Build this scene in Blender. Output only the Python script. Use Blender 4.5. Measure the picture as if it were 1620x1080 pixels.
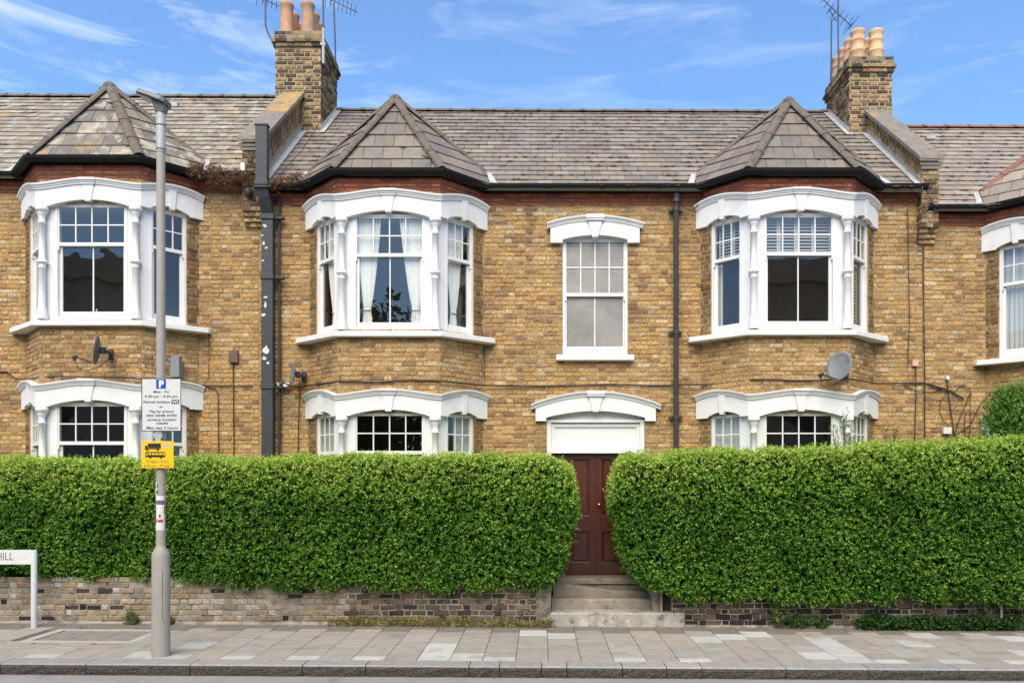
import bpy, math, random
import numpy as np
from mathutils import Vector, Matrix, noise as mnoise
random.seed(7); RS = np.random.RandomState(11)
scene = bpy.context.scene
for o in list(bpy.data.objects): bpy.data.objects.remove(o)
PI = math.pi; R = math.radians
sin, cos = math.sin, math.cos

# ------------------------------------------------------------------ camera, sky, sun, exposure
CZ = 2.17; FPX = 1260.0; VX = 855.0; VY = 762.0        # eye height, focal length and horizon of the 1620x1080 photo
cd = bpy.data.cameras.new('camera'); cam = bpy.data.objects.new('camera', cd); scene.collection.objects.link(cam)
cam.location = (0, 0, CZ); cam.rotation_euler = (PI/2, 0, 0)
cd.sensor_width = 36; cd.lens = 36*FPX/1620; cd.clip_end = 1500; cd.clip_start = .1
cd.shift_x = (810-VX)/1620; cd.shift_y = (VY-540)/1620
scene.camera = cam
SUN_EL, SUN_AZ = 48, 188
w = bpy.data.worlds.new('World'); scene.world = w; w.use_nodes = True
nt = w.node_tree; nt.nodes.clear()
def N(nt, t, **k):
    n = nt.nodes.new(t)
    for a, b in k.items():
        if a.startswith('i_'): n.inputs[a[2:].replace('_', ' ')].default_value = b
        else: setattr(n, a, b)
    return n
L = lambda nt, a, b: nt.links.new(a, b)
sky = N(nt, 'ShaderNodeTexSky', sky_type='NISHITA'); sky.sun_disc = False
sky.sun_elevation = R(SUN_EL); sky.sun_rotation = R(SUN_AZ); sky.air_density = 1.0; sky.dust_density = 1.1; sky.ozone_density = 1.5
tc = N(nt, 'ShaderNodeTexCoord')
mp = N(nt, 'ShaderNodeMapping'); mp.inputs['Scale'].default_value = (1.6, 1.6, 9.0); mp.inputs['Rotation'].default_value = (0, R(12), 0)
L(nt, tc.outputs['Generated'], mp.inputs['Vector'])
n1 = N(nt, 'ShaderNodeTexNoise'); n1.inputs['Scale'].default_value = 3.6; n1.inputs['Detail'].default_value = 9; n1.inputs['Roughness'].default_value = .62; n1.inputs['Distortion'].default_value = .5
L(nt, mp.outputs[0], n1.inputs['Vector'])
n2 = N(nt, 'ShaderNodeTexNoise'); n2.inputs['Scale'].default_value = 1.9; n2.inputs['Detail'].default_value = 3
mo = N(nt, 'ShaderNodeMapping'); mo.inputs['Location'].default_value = (3.7, 1.9, 5.3); L(nt, tc.outputs['Generated'], mo.inputs[0]); L(nt, mo.outputs[0], n2.inputs['Vector'])
r1 = N(nt, 'ShaderNodeMapRange'); r1.inputs[1].default_value = .49; r1.inputs[2].default_value = .92; L(nt, n1.outputs[0], r1.inputs[0])
r2 = N(nt, 'ShaderNodeMapRange'); r2.inputs[1].default_value = .44; r2.inputs[2].default_value = .68; r2.inputs[3].default_value = .22; L(nt, n2.outputs[0], r2.inputs[0])
mm = N(nt, 'ShaderNodeMath', operation='MULTIPLY'); L(nt, r1.outputs[0], mm.inputs[0]); L(nt, r2.outputs[0], mm.inputs[1])
tint = N(nt, 'ShaderNodeMix', data_type='RGBA', blend_type='MULTIPLY'); tint.inputs[0].default_value = 1; tint.inputs[7].default_value = (.60, .90, 1.16, 1)
L(nt, sky.outputs[0], tint.inputs[6])
mx = N(nt, 'ShaderNodeMix', data_type='RGBA'); mx.inputs[7].default_value = (7.2, 7.5, 8.0, 1)
L(nt, mm.outputs[0], mx.inputs[0]); L(nt, tint.outputs[2], mx.inputs[6])
veil = N(nt, 'ShaderNodeMix', data_type='RGBA'); veil.inputs[0].default_value = .04; veil.inputs[7].default_value = (6.5, 6.6, 6.7, 1); L(nt, mx.outputs[2], veil.inputs[6])
bg = N(nt, 'ShaderNodeBackground'); bg.inputs[1].default_value = .11
L(nt, veil.outputs[2], bg.inputs[0]); wo = N(nt, 'ShaderNodeOutputWorld'); L(nt, bg.outputs[0], wo.inputs[0])
sd = bpy.data.lights.new('sun', 'SUN'); sd.energy = 2.35; sd.angle = R(56); sd.color = (1, .84, .62)
sun = bpy.data.objects.new('sun', sd); scene.collection.objects.link(sun)
saz = R(SUN_AZ)   # measured from +Y clockwise
sdir = Vector((sin(saz)*cos(R(SUN_EL)), cos(saz)*cos(R(SUN_EL)), sin(R(SUN_EL))))
sun.rotation_euler = sdir.to_track_quat('Z', 'Y').to_euler(); sun.location = (0, -5, 20)
scene.view_settings.view_transform = 'Standard'; scene.view_settings.look = 'None'
scene.view_settings.exposure = 1.10; scene.view_settings.gamma = 1; scene.view_settings.use_curve_mapping = False
scene.render.engine = 'CYCLES'
cy = scene.cycles; cy.max_bounces = 6; cy.diffuse_bounces = 3; cy.glossy_bounces = 3; cy.transmission_bounces = 4; cy.transparent_max_bounces = 12
cy.caustics_reflective = False; cy.caustics_refractive = False

# ------------------------------------------------------------------ helpers
C = scene.collection
WL = {}                                                  # world location of every object made here
def PX(px, Y): return (px-VX)*Y/FPX
def PZ(py, Y): return CZ+(VY-py)*Y/FPX
def W(px, py, Y): return Vector((PX(px, Y), Y, PZ(py, Y)))
def gz(x): return -.0062*x
def tag(o, label=None, cat=None, group=None, kind=None):
    if label: o['label'] = label
    if cat: o['category'] = cat
    if group: o['group'] = group
    if kind: o['kind'] = kind
    return o
def empty(name, loc, label=None, cat=None, group=None, kind=None):
    o = bpy.data.objects.new(name, None); C.objects.link(o); o.location = loc; o.empty_display_size = .2
    WL[o.name] = Vector(loc); return tag(o, label, cat, group, kind)
def link(name, me, parent=None, loc=(0, 0, 0)):
    """loc is the world place of the mesh origin"""
    o = bpy.data.objects.new(name, me); C.objects.link(o)
    pw = WL[parent.name] if parent else Vector((0, 0, 0))
    o.location = Vector(loc)-pw
    if parent: o.parent = parent
    WL[o.name] = Vector(loc); return o
class M:
    def __init__(s): s.v = []; s.f = []; s.c = []; s.smooth = []; s.col = (1, 1, 1); s.sm = False
    def add(s, vs, fs, col=None):
        b = len(s.v); s.v.extend([tuple(v) for v in vs]); s.c.extend([col or s.col]*len(vs))
        s.f.extend([tuple(b+i for i in f) for f in fs]); s.smooth.extend([s.sm]*len(fs)); return s
    def hexa(s, p, col=None):   # p: 8 points, bottom 4 ccw then top 4
        return s.add(p, [(3, 2, 1, 0), (4, 5, 6, 7), (0, 1, 5, 4), (1, 2, 6, 5), (2, 3, 7, 6), (3, 0, 4, 7)], col)
    def box(s, x0, x1, y0, y1, z0, z1, col=None):
        return s.hexa([(x0, y0, z0), (x1, y0, z0), (x1, y1, z0), (x0, y1, z0), (x0, y0, z1), (x1, y0, z1), (x1, y1, z1), (x0, y1, z1)], col)
    def fbox(s, fr, u0, u1, n0, n1, z0, z1, col=None):
        return s.hexa([fr.p(u0, n1, z0), fr.p(u1, n1, z0), fr.p(u1, n0, z0), fr.p(u0, n0, z0), fr.p(u0, n1, z1), fr.p(u1, n1, z1), fr.p(u1, n0, z1), fr.p(u0, n0, z1)], col)
    def prism(s, pts, z0, z1, col=None):
        n = len(pts); vs = [(x, y, z0) for x, y in pts]+[(x, y, z1) for x, y in pts]
        return s.add(vs, [tuple(reversed(range(n))), tuple(range(n, 2*n))]+[(i, (i+1) % n, n+(i+1) % n, n+i) for i in range(n)], col)
    def extrude(s, pts, d, col=None):   # planar 3D polygon and offset vector
        n = len(pts); d = Vector(d); pts = [Vector(p) for p in pts]
        return s.add(pts+[p+d for p in pts], [tuple(range(n)), tuple(reversed(range(n, 2*n)))]+[((i+1) % n, i, n+i, n+(i+1) % n) for i in range(n)], col)
    def tube(s, pts, r, n=8, cap=True, col=None):
        pts = [Vector(p) for p in pts]; rs = r if isinstance(r, (list, tuple)) else [r]*len(pts)
        vs = []; prev = None
        for i, p in enumerate(pts):
            d = (pts[min(i+1, len(pts)-1)]-pts[max(i-1, 0)]).normalized()
            a = prev if prev is not None else (Vector((0, 0, 1)) if abs(d.z) < .9 else Vector((1, 0, 0)))
            x = (a-d*a.dot(d)).normalized(); prev = x; y = d.cross(x)
            for k in range(n): vs.append(p+(x*cos(2*PI*k/n)+y*sin(2*PI*k/n))*rs[i])
        fs = [(i*n+k, i*n+(k+1) % n, (i+1)*n+(k+1) % n, (i+1)*n+k) for i in range(len(pts)-1) for k in range(n)]
        o = s.sm; s.sm = True; s.add(vs, fs, col); s.sm = False
        if cap: s.add(vs[:n], [tuple(reversed(range(n)))], col); s.add(vs[-n:], [tuple(range(n))], col)
        s.sm = o; return s
    def lathe(s, x, y, prof, n=16, col=None):   # prof: (r, z)
        vs = [(x+r*cos(2*PI*k/n), y+r*sin(2*PI*k/n), z) for r, z in prof for k in range(n)]; m = len(prof)
        fs = [(i*n+k, i*n+(k+1) % n, (i+1)*n+(k+1) % n, (i+1)*n+k) for i in range(m-1) for k in range(n)]
        o = s.sm; s.sm = True; s.add(vs, fs, col); s.sm = False; s.add(vs[:n], [tuple(reversed(range(n)))], col); s.add(vs[-n:], [tuple(range(n))], col); s.sm = o; return s
    def mesh(s, name, m, origin=(0, 0, 0)):
        me = bpy.data.meshes.new(name); ox, oy, oz = origin
        me.from_pydata([(x-ox, y-oy, z-oz) for x, y, z in s.v], [], s.f)
        if any(s.smooth): me.polygons.foreach_set('use_smooth', s.smooth)
        a = me.color_attributes.new('Col', 'FLOAT_COLOR', 'POINT')
        a.data.foreach_set('color', np.array([(c[0], c[1], c[2], 1) for c in s.c], dtype=np.float32).ravel())
        me.materials.append(m); me.update(); return me
    def build(s, name, m, parent=None, origin=None, bevel=0):
        if origin is None: origin = WL[parent.name] if parent else (0, 0, 0)
        o = link(name, s.mesh(name, m, origin), parent, origin)
        if bevel:
            b = o.modifiers.new('bevel', 'BEVEL'); b.width = bevel; b.segments = 2; b.limit_method = 'ANGLE'; b.angle_limit = R(40)
        return o
class Frame:     # u along the wall (left to right), n outwards towards the street, z up
    def __init__(s, x, y, dx, dy):
        l = math.hypot(dx, dy); s.x, s.y, s.dx, s.dy, s.len = x, y, dx/l, dy/l, l; s.nx, s.ny = s.dy, -s.dx
    def p(s, u, n, z): return Vector((s.x+s.dx*u+s.nx*n, s.y+s.dy*u+s.ny*n, z))
    def sub(s, u): q = s.p(u, 0, 0); return Frame(q.x, q.y, s.dx, s.dy)
def F2(a, b): return Frame(a[0], a[1], b[0]-a[0], b[1]-a[1])
def offs(path, n):   # mitred offset of a polyline, outwards = right-hand side of travel
    out = []
    for i, p in enumerate(path):
        def nr(a, b):
            l = math.hypot(b[0]-a[0], b[1]-a[1]); return ((b[1]-a[1])/l, -(b[0]-a[0])/l)
        if i == 0: q = nr(path[0], path[1]); out.append((p[0]+q[0]*n, p[1]+q[1]*n)); continue
        if i == len(path)-1: q = nr(path[-2], path[-1]); out.append((p[0]+q[0]*n, p[1]+q[1]*n)); continue
        a = nr(path[i-1], p); b = nr(p, path[i+1]); mxn = (a[0]+b[0], a[1]+b[1]); l2 = mxn[0]**2+mxn[1]**2
        out.append((p[0]+mxn[0]*2/l2*n, p[1]+mxn[1]*2/l2*n))
    return out
def sweep(m, path, prof, zf=lambda i: 0, closed=True, col=None, smooth=False):
    """prof: closed list of (n, z); path: list of (x, y); zf(i) adds height at vertex i"""
    rings = [[(q[0], q[1], z+zf(i)) for i, q in enumerate(offs(path, n))] for n, z in prof]
    k = len(prof); m0 = len(path)
    vs = [rings[j][i] for i in range(m0) for j in range(k)]
    rng = range(k) if closed else range(k-1)
    fs = [(i*k+j, i*k+(j+1) % k, (i+1)*k+(j+1) % k, (i+1)*k+j) for i in range(m0-1) for j in rng]
    if closed: fs += [tuple(reversed(range(k))), tuple((m0-1)*k+j for j in range(k))]
    o = m.sm; m.sm = smooth; m.add(vs, fs, col); m.sm = o
def fine(path, n):   # subdivide each segment
    out = []
    for a, b in zip(path[:-1], path[1:]):
        for i in range(n): out.append((a[0]+(b[0]-a[0])*i/n, a[1]+(b[1]-a[1])*i/n))
    return out+[path[-1]]

# ------------------------------------------------------------------ materials
def mat(name, color=(.8, .8, .8), attr=False, rough=.8, vs=14.0, va=.2, bs=70.0, bump=.15, metal=0, spec=.4, marks=(), hue=None, stretch=(1, 1, 1), bdist=.01):
    """vs/va: scale and strength of the colour variation; bs/bump: fine relief; marks: (colour, scale, threshold, amount) stains"""
    m = bpy.data.materials.new(name); m.use_nodes = True; t = m.node_tree; b = t.nodes['Principled BSDF']
    g = N(t, 'ShaderNodeNewGeometry'); mpg = N(t, 'ShaderNodeMapping'); mpg.inputs['Scale'].default_value = stretch; L(t, g.outputs['Position'], mpg.inputs['Vector']); pos = mpg.outputs[0]
    if attr: src = N(t, 'ShaderNodeAttribute', attribute_name='Col').outputs['Color']
    else:
        q = N(t, 'ShaderNodeRGB'); q.outputs[0].default_value = (*color, 1); src = q.outputs[0]
    n = N(t, 'ShaderNodeTexNoise'); n.inputs['Scale'].default_value = vs; n.inputs['Detail'].default_value = 6; n.inputs['Roughness'].default_value = .65; L(t, pos, n.inputs['Vector'])
    r = N(t, 'ShaderNodeMapRange'); r.inputs[1].default_value = .25; r.inputs[2].default_value = .75; r.inputs[3].default_value = 1-va; r.inputs[4].default_value = 1+va; L(t, n.outputs[0], r.inputs[0])
    v = N(t, 'ShaderNodeVectorMath', operation='SCALE'); L(t, src, v.inputs[0]); L(t, r.outputs[0], v.inputs['Scale']); out = v.outputs[0]
    for k, (mc, ms, th, am) in enumerate(marks):
        mn = N(t, 'ShaderNodeTexNoise'); mn.inputs['Scale'].default_value = ms; mn.inputs['Detail'].default_value = 5; mn.inputs['Roughness'].default_value = .6
        ad = N(t, 'ShaderNodeVectorMath', operation='ADD'); ad.inputs[1].default_value = (3.1*k+1, 7.7*k, 1.3*k); L(t, pos, ad.inputs[0]); L(t, ad.outputs[0], mn.inputs['Vector'])
        mr = N(t, 'ShaderNodeMapRange'); mr.inputs[1].default_value = th; mr.inputs[2].default_value = th+.09; mr.inputs[4].default_value = am; L(t, mn.outputs[0], mr.inputs[0])
        x = N(t, 'ShaderNodeMix', data_type='RGBA'); x.inputs[7].default_value = (*mc, 1); L(t, mr.outputs[0], x.inputs[0]); L(t, out, x.inputs[6]); out = x.outputs[2]
    L(t, out, b.inputs['Base Color']); b.inputs['Roughness'].default_value = rough; b.inputs['Metallic'].default_value = metal; b.inputs['Specular IOR Level'].default_value = spec
    if bump:
        n3 = N(t, 'ShaderNodeTexNoise'); n3.inputs['Scale'].default_value = bs; n3.inputs['Detail'].default_value = 4; L(t, pos, n3.inputs['Vector'])
        bp = N(t, 'ShaderNodeBump'); bp.inputs['Strength'].default_value = bump; bp.inputs['Distance'].default_value = bdist; L(t, n3.outputs[0], bp.inputs['Height']); L(t, bp.outputs[0], b.inputs['Normal'])
    return m
m_brick = mat('brick', attr=True, rough=.92, vs=26, va=.62, bs=90, bump=.6, bdist=.012, spec=.15, marks=(((.13, .085, .05), 1.3, .53, .36), ((.085, .06, .042), 5.5, .60, .42), ((.56, .45, .30), 17, .60, .5), ((.10, .065, .045), 48, .61, .65)))
m_mortar = mat('mortar', (.36, .25, .13), rough=.95, vs=6, va=.35, bs=60, bump=.5, spec=.1, marks=(((.09, .07, .055), 3, .56, .55),))
m_cmortar = mat('pale_mortar', (.44, .34, .215), rough=.95, vs=6, va=.3, bs=60, bump=.5, spec=.1, marks=(((.12, .10, .07), 3, .58, .5),))
m_gmortar = mat('garden_mortar', (.30, .27, .22), rough=.95, vs=5, va=.3, bs=50, bump=.6, spec=.1, marks=(((.10, .085, .06), 4, .5, .6),))
m_slate = mat('slate', attr=True, rough=.72, vs=9, va=.2, bs=40, bump=.3, spec=.35, marks=(((.44, .41, .35), 7, .67, .45), ((.07, .06, .05), 22, .68, .5)))
m_slate_old = mat('slate_lichen', attr=True, rough=.8, vs=9, va=.25, bs=40, bump=.4, spec=.25, marks=(((.50, .47, .40), 5.5, .53, .6), ((.46, .27, .07), 2.6, .60, .75), ((.07, .06, .05), 22, .66, .5)))
m_ridge = mat('ridge_tile', (.145, .122, .095), rough=.85, vs=9, va=.35, bs=50, bump=.4, marks=(((.36, .33, .27), 16, .66, .7), ((.05, .04, .03), 9, .6, .5)))
m_redridge = mat('red_ridge_tile', (.26, .115, .075), rough=.85, vs=9, va=.35, bump=.4)
m_white = mat('white_paint', (.76, .75, .725), rough=.38, vs=3, va=.035, bs=30, bump=.05, spec=.5, marks=(((.50, .47, .40), 9, .70, .35), ((.62, .60, .54), 1.7, .58, .3)))
m_render = mat('white_stone', (.75, .74, .71), rough=.6, vs=5, va=.06, bs=25, bump=.15, marks=(((.36, .34, .28), 14, .69, .55), ((.58, .56, .50), 2.3, .56, .35), ((.30, .28, .23), 30, .72, .5)))
m_black = mat('black_gutter', (.013, .013, .014), rough=.6, vs=10, va=.3, bs=25, bump=.1, spec=.15, marks=(((.14, .13, .12), 18, .70, .6),))
m_pipe = mat('charcoal_pipe', (.042, .044, .048), rough=.5, vs=12, va=.3, bs=20, bump=.25, marks=(((.02, .02, .02), 8, .6, .5),))
m_peel = mat('peeled_paint', (.62, .62, .6), rough=.7, bump=.2)
m_slimpipe = mat('slim_downpipe', (.045, .042, .042), rough=.5, vs=9, va=.3, bump=.1)
m_cable = mat('cable_black', (.022, .02, .018), rough=.6, bump=0)
m_lead = mat('lead_flashing', (.44, .43, .41), rough=.65, vs=9, va=.3, bs=20, bump=.4, marks=(((.3, .29, .27), 6, .55, .5),))
m_coping = mat('coping_stone', (.21, .18, .15), rough=.9, vs=7, va=.3, bs=40, bump=.5, marks=(((.42, .25, .07), 2.3, .60, .75), ((.09, .08, .06), 9, .6, .5)))
m_coping_l = mat('lichened_coping', (.22, .19, .15), rough=.9, vs=7, va=.3, bs=40, bump=.5, marks=(((.45, .26, .07), 4.5, .42, .75), ((.09, .08, .06), 9, .62, .5)))
m_pot = mat('chimney_pot', attr=True, rough=.8, vs=8, va=.25, bs=30, bump=.2, marks=(((.25, .2, .14), 5, .6, .5),))
m_door = mat('door_paint', (.078, .019, .011), rough=.26, vs=5, va=.35, bs=14, bump=.12, spec=.6, stretch=(6, 6, 1), marks=(((.12, .04, .02), 9, .66, .6),))
m_brass = mat('brass', (.75, .55, .25), rough=.25, metal=1, bump=0)
m_stone = mat('step_concrete', (.28, .245, .195), rough=.92, vs=7, va=.3, bs=35, bump=.5, marks=(((.10, .09, .06), 5, .57, .6), ((.5, .47, .4), 12, .65, .5)))
m_plinth = mat('cracked_render', (.36, .335, .29), rough=.9, vs=9, va=.3, bs=30, bump=.6, marks=(((.12, .11, .09), 7, .56, .7), ((.62, .6, .54), 5, .6, .7)))
m_slab = mat('paving_slab', attr=True, rough=.88, vs=5, va=.13, bs=110, bump=.25, spec=.3, marks=(((.17, .15, .125), 2.2, .57, .4), ((.16, .15, .14), 40, .70, .45)))
m_joint = mat('pavement_bed', (.13, .12, .10), rough=.95, vs=8, va=.3, bump=.3)
m_kerb = mat('kerb_granite', attr=True, rough=.85, vs=11, va=.2, bs=55, bump=1.0, bdist=.02, marks=(((.09, .085, .08), 30, .62, .4),))
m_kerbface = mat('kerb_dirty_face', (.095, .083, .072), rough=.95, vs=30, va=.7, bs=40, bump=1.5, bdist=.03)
m_road = mat('asphalt', (.29, .272, .252), rough=.9, vs=2, va=.12, bs=160, bump=.4, marks=(((.12, .12, .12), 1.1, .6, .5), ((.32, .31, .3), 120, .68, .4)))
m_soil = mat('soil', (.09, .07, .05), rough=.95, vs=5, va=.3, bump=.5)
m_leaf = mat('leaf', attr=True, rough=.42, vs=3, va=.15, bump=0, spec=.22)
m_core = mat('hedge_inner_twigs', (.010, .014, .006), rough=1, vs=14, va=.5, bs=30, bump=1, spec=.05)
t_ = m_leaf.node_tree; b_ = t_.nodes['Principled BSDF']; tl_ = N(t_, 'ShaderNodeBsdfTranslucent'); mx_ = N(t_, 'ShaderNodeMixShader'); mx_.inputs[0].default_value = .28
L(t_, b_.inputs['Base Color'].links[0].from_socket, tl_.inputs[0]); L(t_, b_.outputs[0], mx_.inputs[1]); L(t_, tl_.outputs[0], mx_.inputs[2]); L(t_, mx_.outputs[0], [n for n in t_.nodes if n.type == 'OUTPUT_MATERIAL'][0].inputs[0])
m_stem = mat('twig', (.11, .085, .05), rough=.85, bump=.3)
m_lamp = mat('lamp_post_paint', (.34, .315, .275), rough=.6, vs=8, va=.12, bs=40, bump=.15, marks=(((.16, .14, .12), 10, .65, .5),))
m_lampgrey = mat('lantern_grey', (.17, .17, .17), rough=.45, bump=.05, va=.08)
m_lampglass = mat('lantern_glass', (.22, .23, .20), rough=.2, bump=0)
m_galv = mat('galvanised', (.40, .40, .39), rough=.55, metal=.1, vs=20, va=.2, bump=.05)
m_sign = mat('sign_grey', (.60, .61, .61), rough=.45, bump=0, va=.03)
m_signY = mat('sign_yellow', (.85, .50, .012), rough=.45, bump=0, va=.04)
m_ink = mat('sign_ink', (.02, .02, .02), rough=.5, bump=0)
m_blue = mat('sign_blue', (.01, .07, .36), rough=.4, bump=0)
m_signW = mat('sign_white', (.66, .66, .63), rough=.5, vs=5, va=.08, bump=.05)
m_faint = mat('faded_lettering', (.60, .55, .50), rough=.5, bump=0)
m_purple = mat('sticker_purple', (.20, .08, .17), rough=.5, bump=0)
m_red = mat('sticker_red', (.5, .05, .07), rough=.5, bump=0)
m_post = mat('sign_post_grey', (.52, .55, .57), rough=.5, vs=8, va=.08, bump=.05)
m_dish = mat('dish_grey', (.19, .205, .21), rough=.5, vs=10, va=.2, bump=.05, marks=(((.4, .38, .32), 9, .6, .5),))
m_dishdk = mat('dish_dark', (.10, .105, .11), rough=.5, vs=10, va=.2, bump=.05)
m_dark = mat('dark_plastic', (.04, .04, .045), rough=.5, bump=0)
m_grey = mat('grey_plastic', (.20, .21, .23), rough=.5, bump=0, va=.1)
m_brownbox = mat('brown_plastic', (.13, .075, .06), rough=.6, bump=0)
m_pink = mat('pink_plastic', (.60, .36, .31), rough=.6, bump=0)
m_wire = mat('aerial_metal', (.075, .075, .08), rough=.5, metal=.3, bump=0)
m_inside = mat('interior_plaster', (.50, .43, .35), rough=.9, vs=1.5, va=.35, bump=0)
m_curtain = mat('curtain_cloth', (.88, .86, .80), rough=.9, vs=6, va=.06, bump=.1)
b_ = m_curtain.node_tree.nodes['Principled BSDF']
b_.inputs['Emission Strength'].default_value = 0
m_shutter = mat('shutter_cream', (.74, .70, .60), rough=.6, bump=0, va=.05)
m_moss = mat('moss', (.045, .035, .022), rough=1, vs=30, va=.5, bump=.5)
m_opp = mat('far_brick', attr=True, rough=.9, vs=5, va=.3, bump=0)
def glass(name, tint=(.9, .93, .92), wav=.10, wscale=1.1, base=.105):
    m = bpy.data.materials.new(name); m.use_nodes = True; t = m.node_tree; t.nodes.clear()
    o = N(t, 'ShaderNodeOutputMaterial'); tr = N(t, 'ShaderNodeBsdfTransparent'); tr.inputs[0].default_value = (*tint, 1)
    gl = N(t, 'ShaderNodeBsdfGlossy'); gl.inputs['Roughness'].default_value = .0
    gg = N(t, 'ShaderNodeNewGeometry'); dt = N(t, 'ShaderNodeVectorMath', operation='DOT_PRODUCT'); L(t, gg.outputs['Incoming'], dt.inputs[0]); L(t, gg.outputs['Normal'], dt.inputs[1])
    ab = N(t, 'ShaderNodeMath', operation='ABSOLUTE'); L(t, dt.outputs['Value'], ab.inputs[0]); sb = N(t, 'ShaderNodeMath', operation='SUBTRACT'); sb.inputs[0].default_value = 1; L(t, ab.outputs[0], sb.inputs[1])
    pw_ = N(t, 'ShaderNodeMath', operation='POWER'); pw_.inputs[1].default_value = 5; L(t, sb.outputs[0], pw_.inputs[0])
    ad = N(t, 'ShaderNodeMath', operation='MULTIPLY_ADD'); ad.inputs[1].default_value = .9; ad.inputs[2].default_value = base; L(t, pw_.outputs[0], ad.inputs[0])   # two faces of thin glass, same from either side
    g = N(t, 'ShaderNodeNewGeometry'); n = N(t, 'ShaderNodeTexNoise'); n.inputs['Scale'].default_value = wscale; n.inputs['Detail'].default_value = 1.5; L(t, g.outputs['Position'], n.inputs['Vector'])
    bp = N(t, 'ShaderNodeBump'); bp.inputs['Strength'].default_value = wav; bp.inputs['Distance'].default_value = .03; L(t, n.outputs[0], bp.inputs['Height'])
    L(t, bp.outputs[0], gl.inputs['Normal']); mix = N(t, 'ShaderNodeMixShader'); L(t, ad.outputs[0], mix.inputs[0]); L(t, tr.outputs[0], mix.inputs[1]); L(t, gl.outputs[0], mix.inputs[2]); L(t, mix.outputs[0], o.inputs[0]); return m
m_glass = glass('window_glass'); m_oldglass = glass('wavy_old_glass', wav=.28, wscale=1.6)
def net():
    m = bpy.data.materials.new('net_curtain'); m.use_nodes = True; t = m.node_tree; t.nodes.clear()
    o = N(t, 'ShaderNodeOutputMaterial'); tr = N(t, 'ShaderNodeBsdfTransparent'); d = N(t, 'ShaderNodeBsdfDiffuse'); d.inputs[0].default_value = (.8, .79, .75, 1)
    tl = N(t, 'ShaderNodeBsdfTranslucent'); tl.inputs[0].default_value = (.8, .79, .75, 1); a = N(t, 'ShaderNodeMixShader'); a.inputs[0].default_value = .15
    L(t, d.outputs[0], a.inputs[1]); L(t, tl.outputs[0], a.inputs[2]); b = N(t, 'ShaderNodeMixShader'); b.inputs[0].default_value = .85
    L(t, tr.outputs[0], b.inputs[1]); L(t, a.outputs[0], b.inputs[2]); L(t, b.outputs[0], o.inputs[0]); return m
m_net = net()
m_frost = mat('frosted_glass', (.27, .25, .225), rough=.35, vs=1.6, va=.35, bs=55, bump=1.0, bdist=.01, spec=.5)

# ------------------------------------------------------------------ bricks, slates, leaves
PAL_Y = [(0.426, 0.267, 0.108), (0.466, 0.296, 0.125), (0.398, 0.244, 0.1), (0.446, 0.291, 0.132), (0.485, 0.333, 0.162), (0.358, 0.212, 0.088), (0.299, 0.173, 0.079), (0.456, 0.263, 0.091), (0.524, 0.393, 0.225), (0.418, 0.249, 0.096), (0.339, 0.212, 0.104), (0.476, 0.281, 0.104), (0.387, 0.254, 0.128), (0.456, 0.325, 0.178), (0.408, 0.263, 0.116), (0.438, 0.281, 0.12), (0.245, 0.151, 0.084)]
PAL_CH = [(0.314, 0.214, 0.106), (0.224, 0.153, 0.079), (0.112, 0.076, 0.048), (0.37, 0.255, 0.132), (0.067, 0.051, 0.037), (0.19, 0.122, 0.07), (0.258, 0.173, 0.088)]
PAL_RED = [(.44, .125, .055), (.38, .10, .045), (.46, .15, .07), (.28, .08, .045), (.41, .12, .05)]
PAL_GL = [(.33, .27, .19), (.36, .30, .22), (.29, .23, .16), (.38, .33, .26), (.33, .24, .15), (.36, .29, .20), (.42, .38, .33), (.27, .22, .17), (.31, .26, .20)]
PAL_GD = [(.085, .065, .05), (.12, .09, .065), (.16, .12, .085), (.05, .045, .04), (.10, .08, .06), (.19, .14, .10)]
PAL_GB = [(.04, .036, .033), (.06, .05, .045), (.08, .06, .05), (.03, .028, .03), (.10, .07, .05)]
def jit(c, a=.10):
    k = 1+random.uniform(-a, a); q = random.uniform(-a, a)*.35
    return (c[0]*k*(1+q), c[1]*k, c[2]*k*(1-q))
def course_bricks(fr, u0, u1, z0, z1, holes, pal, gauge=.0737, zb=0, seed=1, n=0.0, hgap=.010, proud=.012, rough=.003, lens=(.2275, .1125), offs_=None):
    """bricks of one facet, laid in Flemish bond; returns records (frame, ua, ub, za, zb, n, colour, whole)"""
    rec = []; rnd = random.Random(seed); k = math.ceil((z0-zb)/gauge-1e-6)
    while zb+k*gauge < z1-.02:
        za = zb+k*gauge; zt = min(za+gauge-hgap, z1); iv = [(u0, u1)]; zc = (za+zt)/2
        for (a, b, c, d) in holes:
            if c-.01 < zc < d: iv = [q for (s, e) in iv for q in ((s, min(e, a)), (max(s, b), e)) if q[1]-q[0] > .025]
        pos = math.floor((u0-1)/.34)*.34+((k % 2)*.17)+rnd.uniform(-.03, .03); j = 0
        while pos < u1:
            ln = lens[j % 2]; a, b = pos, pos+ln-hgap; pos += ln; j += 1
            for (s, e) in iv:
                ca, cb = max(a, s+.002), min(b, e-.002)
                if cb-ca > .03: rec.append((fr, ca, cb, za, zt, n+rnd.uniform(0, proud), jit(rnd.choice(pal)), cb-ca > ln-hgap-.004, j % 2))
        k += 1
    return rec
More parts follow.
